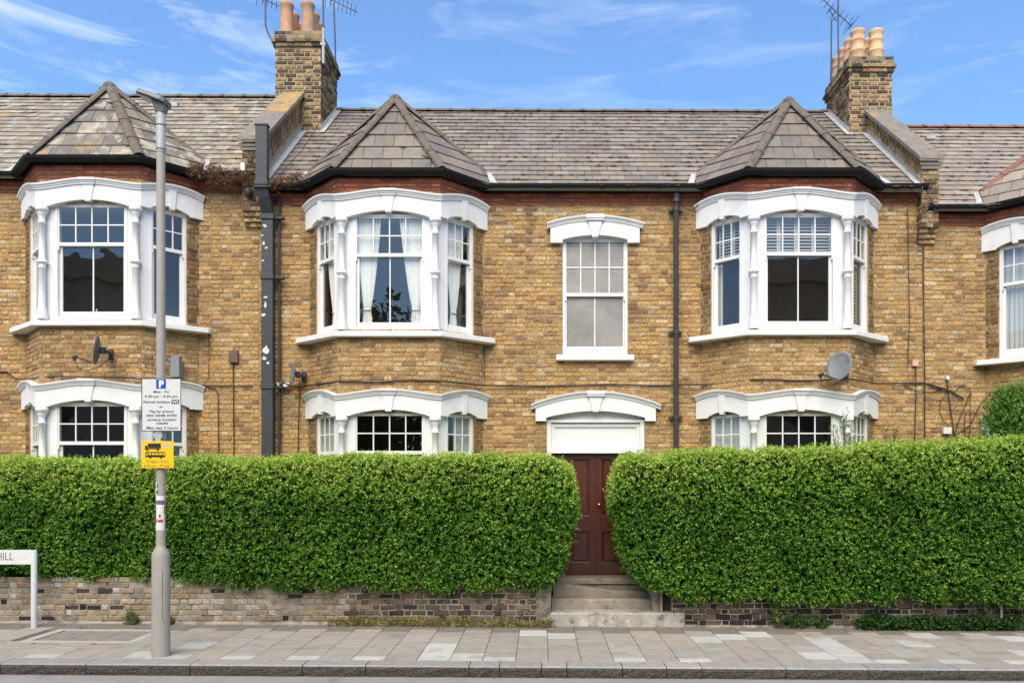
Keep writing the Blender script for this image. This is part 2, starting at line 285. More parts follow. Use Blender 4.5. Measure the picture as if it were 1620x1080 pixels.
def brick_geo(m, ua, ub, za, zb, n, col, place, jt=.0055, bv=.008, dep=.02):
    r = lambda: random.uniform(-jt, jt)
    bk = [(ua, -dep, za), (ub, -dep, za), (ub, -dep, zb), (ua, -dep, zb)]
    sd = [(ua+r()*.6, n-bv, za+r()), (ub+r()*.6, n-bv, za+r()), (ub+r()*.6, n-bv, zb+r()), (ua+r()*.6, n-bv, zb+r())]
    ft = [(ua+bv+r()*.5, n, za+bv*.8), (ub-bv+r()*.5, n, za+bv*.8), (ub-bv+r()*.5, n, zb-bv*.8), (ua+bv+r()*.5, n, zb-bv*.8)]
    vs = [place(*p) for p in bk+sd+ft]; fs = [(8, 9, 10, 11)]
    for i in range(4):
        j = (i+1) % 4; fs += [(4+i, 4+j, 8+j, 8+i), (i, j, 4+j, 4+i)]
    m.add(vs, fs, col)
def emit_bricks(rec, parent, m, single=300, score=None, name='brick', jt=.0068, bv=.009, nv=16):
    whole = [r for r in rec if r[7]]; rest = [r for r in rec if not r[7]]
    score = score or (lambda r: r[0].p(r[1], 0, 0).y)
    whole.sort(key=score); pick, rest = whole[:single], rest+whole[single:]
    variants = {}
    for r in pick:
        fr, ua, ub, za, zb, n, col, _, kind = r
        dims = (round(ub-ua, 3), round(zb-za, 3)); key = (dims, hash(tuple(round(c, 2) for c in col)) % nv)
        if key not in variants:
            q = M(); brick_geo(q, 0, ub-ua, 0, zb-za, 0, col, lambda u, nn, z: (u, -nn, z), jt, bv); variants[key] = q.mesh(name, m)
        o = link(name, variants[key], parent, fr.p(ua, n, za)); o.rotation_euler = (0, 0, math.atan2(fr.dy, fr.dx))
    q = M()
    for r in rest: brick_geo(q, r[1], r[2], r[3], r[4], r[5], r[6], r[0].p, jt, bv)
    if rest: tag(q.build(name+'work', m, parent), kind='stuff')
def clip(poly, inside):   # Sutherland-Hodgman against convex polygon given as list (ccw)
    for a, b in zip(inside, inside[1:]+inside[:1]):
        def d(p): return (b[0]-a[0])*(p[1]-a[1])-(b[1]-a[1])*(p[0]-a[0])
        out = []
        for p, q in zip(poly, poly[1:]+poly[:1]):
            dp, dq = d(p), d(q)
            if dp >= 0: out.append(p)
            if (dp > 0 and dq < 0) or (dp < 0 and dq > 0):
                t = dp/(dp-dq); out.append((p[0]+(q[0]-p[0])*t, p[1]+(q[1]-p[1])*t))
        poly = out
        if len(poly) < 3: return []
    return poly
def tiles(parent, m, O, U, V, poly, wd, ex, pal, single=300, skip=None, lift=.016, moss=None, mossrate=0, seed=3, name='slate'):
    """courses of slates on the plane O + u U + v V, cut to the convex polygon"""
    O = Vector(O); U = Vector(U).normalized(); V = Vector(V); V = (V-U*V.dot(U)).normalized(); Nn = U.cross(V)
    if Nn.z < 0: Nn = -Nn
    us = [p[0] for p in poly]; vs_ = [p[1] for p in poly]; rnd = random.Random(seed)
    ar = sum(a[0]*b[1]-b[0]*a[1] for a, b in zip(poly, poly[1:]+poly[:1]))
    if ar < 0: poly = poly[::-1]
    rec = []; v = min(vs_); row = 0
    while v < max(vs_):
        u = min(us)-wd*(.5 if row % 2 else 1)
        while u < max(us):
            q = [(u+.0035, v), (u+wd-.0035, v), (u+wd-.0035, v+ex+.012), (u+.0035, v+ex+.012)]
            c = clip(q, poly)
            if c:
                cu = sum(p[0] for p in c)/len(c); cv = sum(p[1] for p in c)/len(c)
                if not (skip and skip(O+U*cu+V*cv)): rec.append((u, v, c, len(c) == 4 and abs(ar_(c)) > .97*(wd-.007)*(ex+.012), jit(rnd.choice(pal), .16)))
            u += wd
        v += ex; row += 1
    def geo(q, c, u, v, col, dj=0):
        nb = len(c); P = lambda p, dn: (p[0]-u, p[1]-v, dn)
        h = lambda p: .004+(lift+dj)*max(0, 1-(p[1]-v)/(ex+.012))
        top = [P(p, h(p)) for p in c]; bot = [P(p, h(p)-.009) for p in c]
        q.add(top+bot, [tuple(range(nb))]+[(i, nb+i, nb+(i+1) % nb, (i+1) % nb) for i in range(nb)], col)
    mtx = Matrix((U, V, Nn)).transposed().to_4x4()
    whole = [r for r in rec if r[3]]; rest = [r for r in rec if not r[3]]
    rest += whole[single:]; whole = whole[:single]; var = {}
    for (u, v, c, _, col) in whole:
        k = rnd.randrange(16)
        if k not in var:
            q = M(); geo(q, [(0.0035, 0), (wd-.0035, 0), (wd-.0035, ex+.012), (.0035, ex+.012)], 0, 0, col); var[k] = q.mesh(name, m)
        o = link(name, var[k], parent, O+U*u+V*v); o.rotation_euler = (mtx @ Matrix.Rotation(rnd.uniform(-.006, .006), 4, 'Z')).to_euler()
    q = M()
    for (u, v, c, _, col) in rest:
        s = len(q.v); geo(q, c, u, v, col, rnd.uniform(-.002, .006))
        for i in range(s, len(q.v)):
            x, y, z = q.v[i]; q.v[i] = tuple(O+U*(x+u)+V*(y+v)+Nn*z)
    if rest: tag(q.build('cut_slates', m, parent), kind='stuff')
    if mossrate:
        q = M()
        for (u, v, c, _, col) in rec:
            if rnd.random() < mossrate:
                for _k in range(rnd.randint(1, 4)):
                    cu = u+rnd.uniform(0, wd); p = O+U*cu+V*(v-rnd.uniform(0, .012))+Nn*.012; s = rnd.uniform(.018, .048); sx = s*rnd.uniform(1.0, 2.6)
                    q.add([p-U*sx, p+U*sx, p-V*s*.9, p+V*s*.3, p+Nn*s*.5], [(0, 2, 4), (2, 1, 4), (1, 3, 4), (3, 0, 4)])
        tag(q.build('moss_clumps', m_moss, parent), kind='stuff')
    return len(rec)
def ar_(c): return sum(a[0]*b[1]-b[0]*a[1] for a, b in zip(c, c[1:]+c[:1]))/2
PAL_SL = [(0.212, 0.18, 0.149), (0.226, 0.194, 0.159), (0.2, 0.17, 0.141), (0.237, 0.204, 0.169), (0.208, 0.177, 0.143), (0.219, 0.186, 0.154)]
PAL_SD = [(0.179, 0.154, 0.129), (0.188, 0.162, 0.136), (0.172, 0.148, 0.124), (0.196, 0.17, 0.141)]
PAL_SB = [(0.285, 0.234, 0.191), (0.267, 0.219, 0.179), (0.298, 0.248, 0.202), (0.275, 0.228, 0.189)]
PAL_SO = [(0.251, 0.214, 0.165), (0.284, 0.245, 0.188), (0.23, 0.193, 0.15), (0.306, 0.268, 0.211), (0.263, 0.221, 0.169)]
def leaf_mesh(name, m, P, A, Nv, ln, wd, col):
    """P base points, A axis, Nv normal (all n x 3), ln/wd sizes, col n x 3: one folded four-point leaf each"""
    n = len(P); A = A/np.linalg.norm(A, axis=1, keepdims=True); B = np.cross(A, Nv); B /= (np.linalg.norm(B, axis=1, keepdims=True)+1e-9); Nn = np.cross(B, A)
    ln = ln[:, None]; wd = wd[:, None]
    v = np.stack([P, P+A*ln*.45+B*wd*.5+Nn*wd*.16, P+A*ln, P+A*ln*.45-B*wd*.5+Nn*wd*.16], 1).reshape(-1, 3)
    me = bpy.data.meshes.new(name); me.vertices.add(4*n); me.vertices.foreach_set('co', v.astype(np.float32).ravel())
    idx = np.arange(4*n).reshape(n, 4); tri = idx[:, [0, 1, 2, 0, 2, 3]].ravel()
    me.loops.add(6*n); me.loops.foreach_set('vertex_index', tri.astype(np.int32)); me.polygons.add(2*n)
    me.polygons.foreach_set('loop_start', np.arange(0, 6*n, 3, dtype=np.int32))
    a = me.color_attributes.new('Col', 'FLOAT_COLOR', 'POINT'); c4 = np.concatenate([col, np.ones((n, 1))], 1)
    a.data.foreach_set('color', np.repeat(c4, 4, 0).astype(np.float32).ravel()); me.materials.append(m); me.update(calc_edges=True); return me
def sprigs(P, Nrm, n_leaf, ln, wd, spread, up=.5, green=None, rnd=.7):
    """leaves set in pairs along a short shoot at every point of P"""
    k = len(P); ax = Nrm+RS.normal(0, rnd, (k, 3))+np.array([0, 0, up]); ax /= np.linalg.norm(ax, axis=1, keepdims=True)
    PP, AA, NN, LL, WW, CC = [], [], [], [], [], []
    b0 = RS.uniform(.5, 1.5, (k, 1))
    for j in range(n_leaf):
        t = (j/n_leaf)
        p = P+ax*spread*t; d = RS.normal(0, 1, (k, 3)); d -= ax*(d*ax).sum(1, keepdims=True); d /= np.linalg.norm(d, axis=1, keepdims=True)
        a = d*.9+ax*.7; nn = ax*.8+RS.normal(0, .35, (k, 3))+np.array([0, 0, .3])
        PP.append(p); AA.append(a); NN.append(nn); s = RS.uniform(.7, 1.25, k)*(1-.35*t); LL.append(ln*s); WW.append(wd*s)
        CC.append(green(p, t, b0))
    return [np.concatenate(x) for x in (PP, AA, NN, LL, WW, CC)]

# ------------------------------------------------------------------ ground, road, pavement
YW, YB, YG, YK = 13.2, 12.55, 12.0, 9.36           # house wall, bay front, garden wall, kerb edge
m = M(); m.box(-400, 400, -400, 400, -.6, -.30); tag(m.build('ground', m_soil), kind='structure')
def sheet(m, x0, x1, y0, y1, z, dz=-.3):
    a = [(x0, y0), (x1, y0), (x1, y1), (x0, y1)]
    m.hexa([(x, y, gz(x)+z+dz) for x, y in a]+[(x, y, gz(x)+z) for x, y in a])
m = M(); sheet(m, -45, 45, .9, YK+.03, -.135, -.15); tag(m.build('road', m_road), kind='structure')
m = M(); sheet(m, -45, 45, -3.4, .9, 0, -.3); tag(m.build('far_pavement', m_joint), kind='structure')
m = M(); sheet(m, -12, 12, YK+.14, YG+.05, -.012, -.3); pave = tag(m.build('pavement', m_joint, origin=(0, 0, 0)), kind='structure')
PAL_SLAB = [(0.343, 0.304, 0.256), (0.339, 0.301, 0.253), (0.349, 0.31, 0.26), (0.335, 0.298, 0.251), (0.345, 0.309, 0.26)]
LIGHT = (.47, .455, .41)
srnd = random.Random(5); Y0 = YK+.30; x = -8.3; ci = 0; loose = M(); nsl = 0; svar = {}
while x < 8.2:
    wd = .4; y = Y0-(.2 if ci % 2 else 0); ri = 0
    while y < YG-.02:
        a, b = max(y, Y0), min(y+.4, YG-.02)
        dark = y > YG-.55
        if b-a > .05 and not (-7.0 < x+.2 < -5.35 and 10.55 < (a+b)/2 < 11.55):
            lt = (ri == 0 and ci % 2 == 1 and srnd.random() < .75) or srnd.random() < .08
            col = jit(LIGHT if lt else srnd.choice(PAL_SLAB), .08)
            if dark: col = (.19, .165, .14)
            full = abs(b-a-.4) < .01
            tilt = srnd.uniform(-.002, .002)
            if nsl < 300:
                key = (full, round(b-a, 2), lt, dark, srnd.randrange(12))
                if key not in svar:
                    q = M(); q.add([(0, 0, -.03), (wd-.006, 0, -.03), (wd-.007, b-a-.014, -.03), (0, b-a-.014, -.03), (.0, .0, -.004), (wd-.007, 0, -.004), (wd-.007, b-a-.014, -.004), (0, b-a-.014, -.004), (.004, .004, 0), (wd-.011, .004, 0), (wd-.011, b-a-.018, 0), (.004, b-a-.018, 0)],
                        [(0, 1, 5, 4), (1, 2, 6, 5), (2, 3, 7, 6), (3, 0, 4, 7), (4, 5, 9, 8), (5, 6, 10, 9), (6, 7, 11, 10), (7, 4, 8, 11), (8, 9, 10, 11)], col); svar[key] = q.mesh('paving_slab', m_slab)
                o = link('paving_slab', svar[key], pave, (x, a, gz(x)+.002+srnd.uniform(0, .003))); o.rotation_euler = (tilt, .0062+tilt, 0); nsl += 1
        y += .4; ri += 1
    x += wd; ci += 1
# kerb stones
kerb = M(); sheet(kerb, -12, 12, YK+.05, YK+.28, -.05, -.25); kerb = tag(kerb.build('kerb', m_kerbface, origin=(0, 0, 0)), kind='structure')
kx = [-9.0, -8.1, -7.06, -5.91, -4.69, -3.98, -2.86, -1.42, -.93, -.3, .02, .83, 1.27, 1.93, 2.37, 3.2, 4.2, 5.5, 6.6, 7.6, 8.8]
ks = [PX(p, YK) for p in (-240, -120, 0, 135, 300, 478, 578, 742, 790, 857, 897, 985, 1055, 1111, 1244, 1375, 1518, 1640, 1760)]
for a, b in zip(ks[:-1], ks[1:]):
    q = M(); c = jit(random.choice([(.34, .31, .275), (.37, .34, .30), (.40, .345, .30), (.33, .32, .295)]), .06); e = .016; nseg = 7
    for i in range(nseg):                              # rough hewn front, worn arris
        pass
    us = [a+.006+(b-a-.012)*i/nseg for i in range(nseg+1)]; fr_ = [(0, random.uniform(-.006, .010)) for _ in us]
    rows = []
    for u, (_, d) in zip(us, fr_):
        g = gz(u); rows.append([(u, YK+.02+random.uniform(-.012, .012), g-.145), (u, YK+.004+d, g-.09), (u, YK+.001-d*.5, g-.04), (u, YK+.006, g-.014), (u, YK+.024, g+.002), (u, YK+.292, g+.003), (u, YK+.292, g-.1)])
    vs = [p for r_ in rows for p in r_]; fs = [(i*7+j, (i+1)*7+j, (i+1)*7+j+1, i*7+j+1) for i in range(nseg) for j in range(6)]
    q.add(vs, fs+[tuple(range(7)), tuple(reversed(range(nseg*7, nseg*7+7)))], c)
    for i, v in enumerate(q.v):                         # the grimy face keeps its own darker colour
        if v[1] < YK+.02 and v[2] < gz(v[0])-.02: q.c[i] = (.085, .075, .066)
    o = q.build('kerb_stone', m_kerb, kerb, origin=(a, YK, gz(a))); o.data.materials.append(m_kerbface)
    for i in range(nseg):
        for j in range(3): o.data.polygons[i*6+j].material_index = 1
# inspection cover
cv = empty('utility_cover', (-6.2, 11.0, .04), 'sunken rectangular inspection cover with pale concrete surround left of the lamp post', 'manhole cover')
q = M()
for (x0, x1, y0, y1) in ((-6.95, -5.4, 10.56, 10.68), (-6.95, -5.4, 11.42, 11.52), (-6.95, -6.82, 10.68, 11.42), (-5.52, -5.4, 10.68, 11.42)):
    a = [(x0, y0), (x1, y0), (x1, y1), (x0, y1)]; q.hexa([(x, y, gz(x)-.05) for x, y in a]+[(x, y, gz(x)+.006) for x, y in a])
m_surround = mat('concrete_surround', (.40, .375, .33), rough=.9, vs=6, va=.15)
q.build('surround', m_surround, cv)
for k in range(3):
    q = M(); x0, x1, y0, y1 = -6.81+k*.43, -6.81+k*.43+.42, 10.69, 11.41; a = [(x0, y0), (x1, y0), (x1, y1), (x0, y1)]
    q.hexa([(x, y, gz(x)-.05) for x, y in a]+[(x, y, gz(x)-.004) for x, y in a]); q.build('cover_plate', mat('cover_infill', (.24, .215, .185), rough=.9, vs=7, va=.2) if k == 0 else bpy.data.materials['cover_infill'], cv)
# garden beds behind the walls
m = M(); m.box(-12, .16, YG+.2, YW+.3, -.2, .52); m.box(1.8, 12, YG+.2, YW+.3, -.2, .42); tag(m.build('garden_bed', m_soil), kind='structure')

# ------------------------------------------------------------------ windows
def bars_sash(fr, u0, u1, z0, z1, n, nc, nr, st, top, bot, bar=.02, th=.032):
    m = M()
    m.fbox(fr, u0, u0+st, n-th, n, z0, z1); m.fbox(fr, u1-st, u1, n-th, n, z0, z1)
    m.fbox(fr, u0+st, u1-st, n-th, n-.001, z0, z0+bot); m.fbox(fr, u0+st, u1-st, n-th, n-.001, z1-top, z1)
    gu0, gu1, gz0, gz1 = u0+st, u1-st, z0+bot, z1-top
    for i in range(1, nc):
        u = gu0+(gu1-gu0)*i/nc; m.fbox(fr, u-bar/2, u+bar/2, n-th+.004, n-.005, gz0, gz1)
    for j in range(1, nr):
        z = gz0+(gz1-gz0)*j/nr
        for i in range(nc):
            a = gu0+(gu1-gu0)*i/nc+(bar/2 if i else 0); b = gu0+(gu1-gu0)*(i+1)/nc-(bar/2 if i < nc-1 else 0); m.fbox(fr, a, b, n-th+.004, n-.007, z-bar/2, z+bar/2)
    panes = [(gu0+(gu1-gu0)*i/nc+.004, gu0+(gu1-gu0)*(i+1)/nc-.004, gz0+(gz1-gz0)*j/nr+.004, gz0+(gz1-gz0)*(j+1)/nr-.004) for i in range(nc) for j in range(nr)]
    return m, panes
def pane(fr, pn, n, parent, gm):
    a, b, z0, z1 = pn; q = M(); t = random.uniform(-.0012, .0012); s = random.uniform(-.0012, .0012)   # each light sits a hair out of true
    q.add([fr.p(a, n+t, z0), fr.p(b, n-t, z0), fr.p(b, n-t+s, z1), fr.p(a, n+t+s, z1)], [(0, 1, 2, 3)]); q.build('pane', gm, parent)
def sash_window(parent, fr, u0, u1, z0, zm, z1, uc, lc, gm, fm=None, box=.032, n0=-.02, lst=.05):
    fm = fm or m_white
    f = M(); f.fbox(fr, u0, u0+box, n0-.11, n0, z0, z1); f.fbox(fr, u1-box, u1, n0-.11, n0, z0, z1); f.fbox(fr, u0+box, u1-box, n0-.11, n0-.001, z1-.03, z1); f.fbox(fr, u0+box, u1-box, n0-.11, n0-.001, z0, z0+.05)
    for u in (u0+box, u1-box-.02): f.fbox(fr, u, u+.02, n0-.058, n0-.006, zm-.085, zm-.008)        # sash horns
    f.build('window_frame', fm, parent)
    a, b = u0+box, u1-box
    s, pn = bars_sash(fr, a, b, zm-.02, z1-.03, n0-.012, uc, 2, .022, .022, .055); s.build('upper_sash', fm, parent, bevel=.003)
    for p in pn: pane(fr, p, n0-.03, parent, gm)
    s, pn = bars_sash(fr, a, b, z0+.05, zm+.02, n0-.052, lc, 1, lst, .04, .085); s.build('lower_sash', fm, parent, bevel=.003)
    for p in pn: pane(fr, p, n0-.07, parent, gm)
HF, HB = .80, 1.43
def bay_pts(cx): return [(cx-HB, YW), (cx-HF, YB), (cx+HF, YB), (cx+HB, YW)]
SL = math.hypot(HB-HF, YW-YB)
def lintel_profile(dz):
    """per facet sample lists (u fraction, z top, z bottom) for the wavy white head of a bay"""
    def top_side(t): return 6.66+.115*sin(PI*min(1, max(0, t*.8+.2)))   # t from outer end to column
    def top_front(t): return 6.66+.09*(.5+.5*cos(PI*(2*t-1)))**.8
    f = []
    side = []; o0, o1 = .17/SL, 1-.15/SL; ns = 14
    ts = sorted(set([i/ns for i in range(ns+1)]+[o0-.001, o0+.001, o1-.001, o1+.001]))
    def bot_side(t):
        if t < o0: return 6.33
        if t > o1: return 6.325
        q = (t-o0)/(o1-o0); return 6.345+.075*sin(PI*q)**.8
    side = [(t, top_side(t)+dz, bot_side(t)+dz) for t in ts]
    ns = 28; q0 = (.8-.585)/1.6; ts = sorted(set([i/ns for i in range(ns+1)]+[q0-.0008, q0+.0008, 1-q0-.0008, 1-q0+.0008]))
    def bot_front(t):
        if t < q0 or t > 1-q0: return 6.325
        q = (t-q0)/(1-2*q0); return 6.335+.09*(1-(2*q-1)**2)
    front = [(t, top_front(t)+dz, bot_front(t)+dz) for t in ts]
    return side, front, [(1-t, a, b) for t, a, b in reversed(side)]
def bay_lintel(parent, cx, dz):
    path = bay_pts(cx); S = lintel_profile(dz); base = []
    def ring(n):
        o = offs(path, n); out = []
        for k in range(3):
            a, b = o[k], o[k+1]
            for t, zt, zb in S[k]: out.append((a[0]+(b[0]-a[0])*t, a[1]+(b[1]-a[1])*t, zt, zb))
        e = .045; f = F2(path[0], path[1]); g = F2(path[2], path[3])   # run the ends on into the wall
        out[0] = (out[0][0]-f.dx*e, out[0][1]-f.dy*e, out[0][2]-.02, out[0][3]); out[-1] = (out[-1][0]+g.dx*e, out[-1][1]+g.dy*e, out[-1][2]-.02, out[-1][3])
        return out
    A, B = ring(.065), ring(-.06); m = M(); vs = []
    for a, b in zip(A, B): vs += [(a[0], a[1], a[3]), (a[0], a[1], a[2]-.02), (b[0], b[1], b[2]-.02), (b[0], b[1], b[3])]
    n = len(A); fs = [(i*4+j, (i+1)*4+j, (i+1)*4+(j+1) % 4, i*4+(j+1) % 4) for i in range(n-1) for j in range(4)]
    m.add(vs, fs+[(3, 2, 1, 0), tuple(range(4*n-4, 4*n))])
    lin = m.build('lintel', m_render, parent)
    m = M(); prof = [(-.05, -.085), (.086, -.085), (.086, -.062), (.100, -.058), (.104, -.04), (.114, -.03), (.126, -.026), (.130, 0), (-.05, .012)]
    rs = [ring(nn) for nn, _ in prof]; k = len(prof); vs = [(rs[j][i][0], rs[j][i][1], rs[j][i][2]+prof[j][1]) for i in range(n) for j in range(k)]
    m.add(vs, [(i*k+j, i*k+(j+1) % k, (i+1)*k+(j+1) % k, (i+1)*k+j) for i in range(n-1) for j in range(k)]+[tuple(reversed(range(k))), tuple(range((n-1)*k, n*k))])
    m.build('lintel_moulding', m_render, parent)
    for k, (wt, wb) in ((0, (.13, .075)), (1, (.20, .095)), (2, (.13, .075))):
        fr = F2(path[k], path[k+1]); u = fr.len*(.5 if k == 1 else (.50 if k == 0 else .50)); zt = (6.685 if k == 1 else 6.70)+dz; zb = (6.395 if k == 1 else 6.375)+dz
        m = M(); m.extrude([fr.p(u-wt/2, .085, zt), fr.p(u-wb/2, .085, zb), fr.p(u+wb/2, .085, zb), fr.p(u+wt/2, .085, zt)], Vector((-fr.nx*.14, -fr.ny*.14, 0)))
        if k == 1: m.fbox(fr, u-.135, u+.135, .0, .140, zt+.028, zt+.064); m.fbox(fr, u-.125, u+.125, .0, .118, zt+.0, zt+.028); m.fbox(fr, u-.115, u+.115, .0, .105, zt-.03, zt)
        m.build('keystone', m_render, parent, bevel=.004)
def bay_window(house, cx, dz, gm, blind=False, name='bay_window'):
    path = bay_pts(cx); zb, zm, zt = 4.56+dz, 5.745+dz, 6.42+dz
    fl, ff, fr_ = F2(path[0], path[1]), F2(path[1], path[2]), F2(path[2], path[3])
    bw = empty(name, (cx, YB, zb)); bw.parent = house; bw.location -= WL[house.name]
    m = M()                                   # posts and plain boards of the timber box
    for s in (-1, 1):
        f = ff; a = .8; u0 = .565
        m.fbox(ff, .8+s*.565 if s > 0 else 0.0, 1.6 if s > 0 else .8-.565, -.09, -.03, zb, zt)
        f = fl if s < 0 else fr_; m.fbox(f, (f.len-.14) if s < 0 else .004, (f.len+.005) if s < 0 else .14, -.09, -.03, zb, zt)
    # head boards behind the arched openings
    m.fbox(ff, .8-.565, .8+.565, -.09, -.025, 6.375+dz, 6.45+dz); 
    m.fbox(fl, .2, fl.len-.14, -.09, -.025, 6.365+dz, 6.45+dz); m.fbox(fr_, .14, fl.len-.2, -.09, -.025, 6.365+dz, 6.45+dz)
    m.build('timber_post', m_white, bw)
    sash_window(bw, ff, .8-.565, .8+.565, zb, zm, 6.385+dz, 4, 2, gm)
    sash_window(bw, fl, .20, fl.len-.14, zb, zm, 6.375+dz, 3, 1, gm)
    sash_window(bw, fr_, .14, fl.len-.20, zb, zm, 6.375+dz, 3, 1, gm)
    bay_lintel(bw, cx, dz)
    for s in (-1, 1):
        m = M(); x, y = cx+s*.735, YB-.045; z = zb-.01
        m.lathe(x, y, [(.078, z), (.078, z+.07), (.070, z+.10), (.056, z+.19), (.052, z+.20), (.050, z+.80), (.056, z+.805), (.056, z+.83), (.050, z+.835), (.050, z+.855), (.062, z+.875), (.082, z+.888), (.084, z+.905), (.070, z+.918), (.052, z+.945), (.052, z+.965), (.047, z+.97), (.045, z+1.50), (.056, z+1.505), (.056, z+1.53), (.046, z+1.535), (.047, z+1.60), (.058, z+1.63), (.074, z+1.665), (.076, z+1.685), (.088, z+1.69), (.096, z+1.715), (.098, z+1.745), (.090, z+1.75), (.090, z+1.775)], n=18)
        m.build('column', m_white, bw)
    m = M(); zz = 4.445+dz; h = .105     # sloping sill slab
    pts = [(cx-1.65, YW+.02), (cx-1.64, YW-.11), (cx-.85, YB-.115), (cx+.85, YB-.115), (cx+1.64, YW-.11), (cx+1.65, YW+.02)]; inn = [(cx-1.61, YW+.02), (cx-HB, YW+.0), (cx-HF, YB+.03), (cx+HF, YB+.03), (cx+HB, YW+.0), (cx+1.61, YW+.02)]
    b = [(p[0], p[1], zz) for p in pts]; t = [(p[0], p[1], zz+h-.025) for p in pts]; tt = [(p[0], p[1], zz+h+.004) for p in inn]; bb = [(p[0], p[1], zz) for p in inn]
    fs = []
    for i in range(5): fs += [(i, i+1, 6+i+1, 6+i), (6+i, 6+i+1, 12+i+1, 12+i), (18+i, 12+i, 12+i+1, 18+i+1), (i+1, i, 18+i, 18+i+1)]
    m.add(b+t+tt+bb, fs+[(0, 6, 12, 18), (5, 23, 17, 11)]); m.build('window_sill', m_render, bw, bevel=.008)
    return bw
def drape(name, label, fr, z0, z1, edges, n=-.125, pleats=9, amp=.016, m_=None, group=None, tie=None, cat='curtain'):
    """edges(t) -> (u left, u right) at height fraction t (0 = bottom)"""
    q = M(); q.sm = True; cols, rows = pleats*6, 26; vs = []
    for j in range(rows+1):
        t = j/rows; a, b = edges(t)
        for i in range(cols+1):
            s = i/cols; wv = (b-a)/max(1e-3, edges(1)[1]-edges(1)[0]); aa = amp*(.5+.5*wv)*(1+.3*sin(7*s+3*t))
            vs.append(fr.p(a+(b-a)*s+.004*sin(s*19+t*4), n+aa*sin(2*PI*pleats*s+.6*sin(5*t)), z0+(z1-z0)*t))
    q.add(vs, [(j*(cols+1)+i, j*(cols+1)+i+1, (j+1)*(cols+1)+i+1, (j+1)*(cols+1)+i) for j in range(rows) for i in range(cols)])
    c = fr.p((edges(0)[0]+edges(0)[1])/2, n, z0)
    if tie is None: return tag(q.build(name, m_ or m_curtain, None, origin=c), label, cat, group)
    r = empty(name, c, label, cat, group); q.build('cloth', m_ or m_curtain, r)
    a, b = edges(tie); zt = z0+(z1-z0)*tie; t_ = M(); t_.fbox(fr, a-.006, b+.006, n-.03, n+.03, zt-.012, zt+.012); t_.build('tie_band', m_curtain, r, bevel=.008); return r

# ------------------------------------------------------------------ walls
def flat_wall(m, fr, z0, z1, holes, depth=.13):
    us = sorted(set([0, fr.len]+[h[0] for h in holes]+[h[1] for h in holes])); zs = sorted(set([z0, z1]+[h[2] for h in holes]+[h[3] for h in holes]))
    us = [u for u in us if 0 <= u <= fr.len]; zs = [z for z in zs if z0 <= z <= z1]
    for a, b in zip(us[:-1], us[1:]):
        for c, d in zip(zs[:-1], zs[1:]):
            if any(h[0] <= (a+b)/2 <= h[1] and h[2] <= (c+d)/2 <= h[3] for h in holes): continue
            m.add([fr.p(a, 0, c), fr.p(b, 0, c), fr.p(b, 0, d), fr.p(a, 0, d)], [(0, 1, 2, 3)])
    for (a, b, c, d) in holes:
        if a > .01: m.add([fr.p(a, 0, c), fr.p(a, -depth, c), fr.p(a, -depth, d), fr.p(a, 0, d)], [(0, 1, 2, 3)])
        if b < fr.len-.01: m.add([fr.p(b, 0, c), fr.p(b, 0, d), fr.p(b, -depth, d), fr.p(b, -depth, c)], [(0, 1, 2, 3)])
        m.add([fr.p(a, 0, d), fr.p(a, -depth, d), fr.p(b, -depth, d), fr.p(b, 0, d)], [(0, 1, 2, 3)]); m.add([fr.p(a, 0, c), fr.p(b, 0, c), fr.p(b, -depth, c), fr.p(a, -depth, c)], [(0, 1, 2, 3)])
